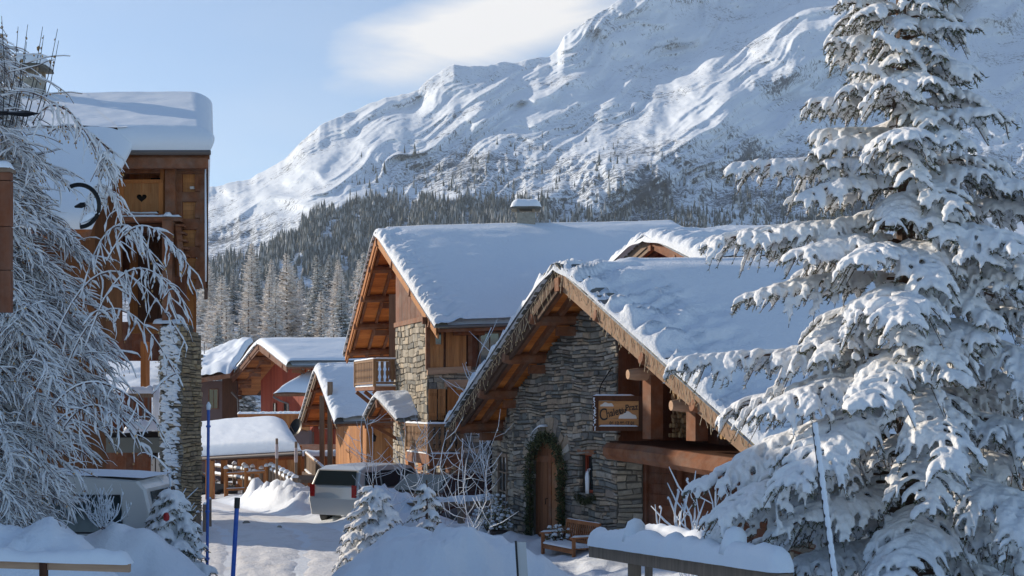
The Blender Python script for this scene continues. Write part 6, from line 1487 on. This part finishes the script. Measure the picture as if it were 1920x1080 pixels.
bare_shrub('bare_shrub', 'frosted twigs on a thin white snowed stem before the stone pillar', P(329, 985, 20), 1.0, .15, 7, 10, rad=.006, sn_r=.013, side=9, upright=0)
bare_shrub('bare_shrub', 'dry frosted twigs poking out of the snow beside the van', P(196, 985, 17), .5, .4, 16, 12, rad=.004, sn_r=.006, side=6)

# ================================================================ weeping birch on the left
def birch():
    r = random.Random(17); b = Vector((-7.0, 15.2, -2.6)); t = thing('weeping_birch', 'weeping birch at the left edge with snow thick twigs and golden leaves', 'tree', b)
    tr = MB(); s_ = MB(); k_ = MB(); lf = MB(); up_ = MB()
    tr.tube([b, b+Vector((.15, 0, 2.5)), b+Vector((.1, 0, 5.0)), b+Vector((.35, 0, 6.6))], [.16, .12, .08, .03], 10); tr.build('trunk', BARK, t)
    def leaf(p, s=.03):
        d = Vector((r.uniform(-.5, .5), r.uniform(-.5, .5), -1)).normalized()*s*r.uniform(.8, 1.5); w_ = d.cross(Vector((r.uniform(-1, 1), r.uniform(-1, 1), .2))).normalized()*s*.42; lf.poly([p, p+d*.5+w_, p+d, p+d*.5-w_])
    def twig(p, d0, ln, sr, lv=.0, drop=1.0):
        n = 5; ps = [p]; d = d0.normalized()
        for k in range(n): d = (d+Vector((r.uniform(-.34, .34), r.uniform(-.3, .3), -.24*drop+r.uniform(-.2, .2)))).normalized(); ps.append(ps[-1]+d*ln/n)
        rd = [sr*r.choice((.5, .8, 1.0, 1.3, 1.7))*(1-.45*k/n) for k in range(n+1)]; rd[-1] = sr*.25
        s_.tube([q+Vector((0, 0, sr*.5)) for q in ps], rd, 4)
        if r.random() < .6: k_.tube([q-Vector((0, 0, sr*.6)) for q in ps], [.0038]*(n+1), 3, cap=False)
        for q in ps[2:]:
            if r.random() < lv: leaf(q, .028)
        return ps
    nl = 150
    for i in range(nl):
        f = i/105; z0 = -1.2+6.0*f+r.uniform(-.2, .2) if i < 105 else r.uniform(-.5, 3.0); st_ = b+Vector((.1, r.uniform(-.1, .1), z0+2.4*.0+1.2*.0)); st_.z = z0
        reach = np.interp(z0, [-1.5, -.4, .6, 1.8, 3.0, 4.6], [1.2, 1.7, 2.35, 2.15, 1.5, .75])*r.uniform(.4, 1.05)
        ay = r.uniform(-.85, .65); d = Vector((1, ay, 0)).normalized() if r.random() < .85 else Vector((-1, ay, 0)).normalized(); sd = Vector((-d.y, d.x, 0))
        rise = r.uniform(.15, .5); m_ = 12; ps = []
        for k in range(m_+1): g = k/m_; ps.append(st_+d*reach*g+Vector((0, 0, reach*(rise*g-(rise+.45)*g*g*r.uniform(.97, 1.03))))+sd*.07*math.sin(g*5+i))
        s_.tube([p+Vector((0, 0, .012)) for p in ps], [.030*(1-.6*k/m_)*r.uniform(.7, 1.3) for k in range(m_+1)], 6, squash=1.2); k_.tube([p-Vector((0, 0, .012)) for p in ps], [.018*(1-.7*k/m_) for k in range(m_+1)], 5)
        for k in range(2, m_+1):
            for j in range(11):
                p = ps[k-1].lerp(ps[k], r.random()); a = r.choice((-1, 1)); dd = d*r.uniform(.3, 1.1)+sd*a*r.uniform(.1, .9)+Vector((0, 0, r.uniform(-.5, .35)))
                ln = r.uniform(.12, .52); q = twig(p, dd, ln, r.uniform(.006, .015), .05 if z0 < 2.4 else .16, r.uniform(.6, 1.3))
                if r.random() < .55: u_ = r.choice(q[2:5]); twig(u_, dd+sd*r.uniform(-.8, .8), ln*.5, r.uniform(.005, .010), .08)
    # long arching sprays that reach out to the right
    for (x0, y0, x1, y1, Y, h) in ((150, 420, 225, 392, 14.2, 60), (180, 330, 205, 320, 14, 40), (150, 560, 330, 590, 14.3, 150), (200, 490, 355, 500, 13.8, 70), (120, 700, 330, 700, 14.6, 120), (60, 230, 190, 300, 14, 60), (100, 640, 345, 640, 14.4, 130), (160, 650, 340, 560, 14.1, 100), (90, 250, 215, 290, 14.3, 30), (100, 760, 300, 800, 14, 60), (120, 800, 275, 850, 14.2, 60)):
        a, e = P(x0, y0, Y), P(x1, y1, Y); hh = h/F*Y; ps = [a.lerp(e, k/14)+Vector((0, 0, hh*4*(k/14)*(1-k/14)*(1.2-.4*k/14))) for k in range(15)]
        s_.tube([p+Vector((0, 0, .008)) for p in ps], [.011*(1-.55*k/14) for k in range(15)], 6); k_.tube([p-Vector((0, 0, .008)) for p in ps], [.007]*15, 4)
        for k in range(2, 15):
            for j in range(2 if x0 < 140 else 3): twig(ps[k], Vector((r.uniform(-.2, .7), r.uniform(-.5, .5), r.uniform(-.8, .1))), r.uniform(.12, .42), r.uniform(.007, .015), .22)
    # bare upright shoots at the top
    for x0, x1, y1 in ((10, 34, 50), (18, 52, 46), (22, 50, 78), (40, 80, 50), (48, 82, 66), (62, 108, 54), (70, 110, 76), (5, 3, 30), (30, 38, 110)):
        a, e = P(x0, 235, 14.6), P(x1, y1, 14.6); ps = [a, a.lerp(e, .5)+Vector((.03, 0, 0)), e]; up_.tube(ps, [.007, .005, .003], 5)
        for k in range(4): leaf(e.lerp(a, r.uniform(0, .35)), .035)
    for i in range(26): # thin fine arcs round the top
        a = P(r.uniform(0, 60), r.uniform(110, 260), 14.5); twig(a, Vector((1, r.uniform(-.4, .4), r.uniform(-.1, .5))), r.uniform(.4, .75), .0075, .3, .75)
    s_.build('snow', SNOWT, t, smooth=True); k_.build('twigs', TWIG, t); up_.build('shoots', plain_m('shoot_dark', (.03, .03, .035), .7), t)
    lf.build('leaves', mat('leaf_gold', lambda t_, b_: (t_.links.new(ramp(t_, nd(t_, 'ShaderNodeNewGeometry').outputs['Random Per Island'], [(0, (.16, .09, .04)), (.6, (.42, .24, .09)), (1, (.60, .36, .12))]), b_.inputs['Base Color']),)), t)
birch()

# ================================================================ air between the village and the mountain
hz = bpy.data.materials.new('haze'); hz.use_nodes = True; t = hz.node_tree; t.nodes.clear()
o_ = t.nodes.new('ShaderNodeOutputMaterial'); pv = t.nodes.new('ShaderNodeVolumePrincipled'); t.links.new(pv.outputs[0], o_.inputs['Volume'])
pv.inputs['Color'].default_value = (.68, .82, 1.0, 1); pv.inputs['Density'].default_value = .00011; pv.inputs['Anisotropy'].default_value = .2
m = MB(); m.box(lambda x, y, z: Vector((x, y, z)), -2400, 2300, -60, 3700, -460, 960); h_ = m.build('haze', hz, kind='stuff'); h_['label'] = 'thin blue winter haze in the air'; h_['category'] = 'haze'
SC.cycles.volume_bounces = 0
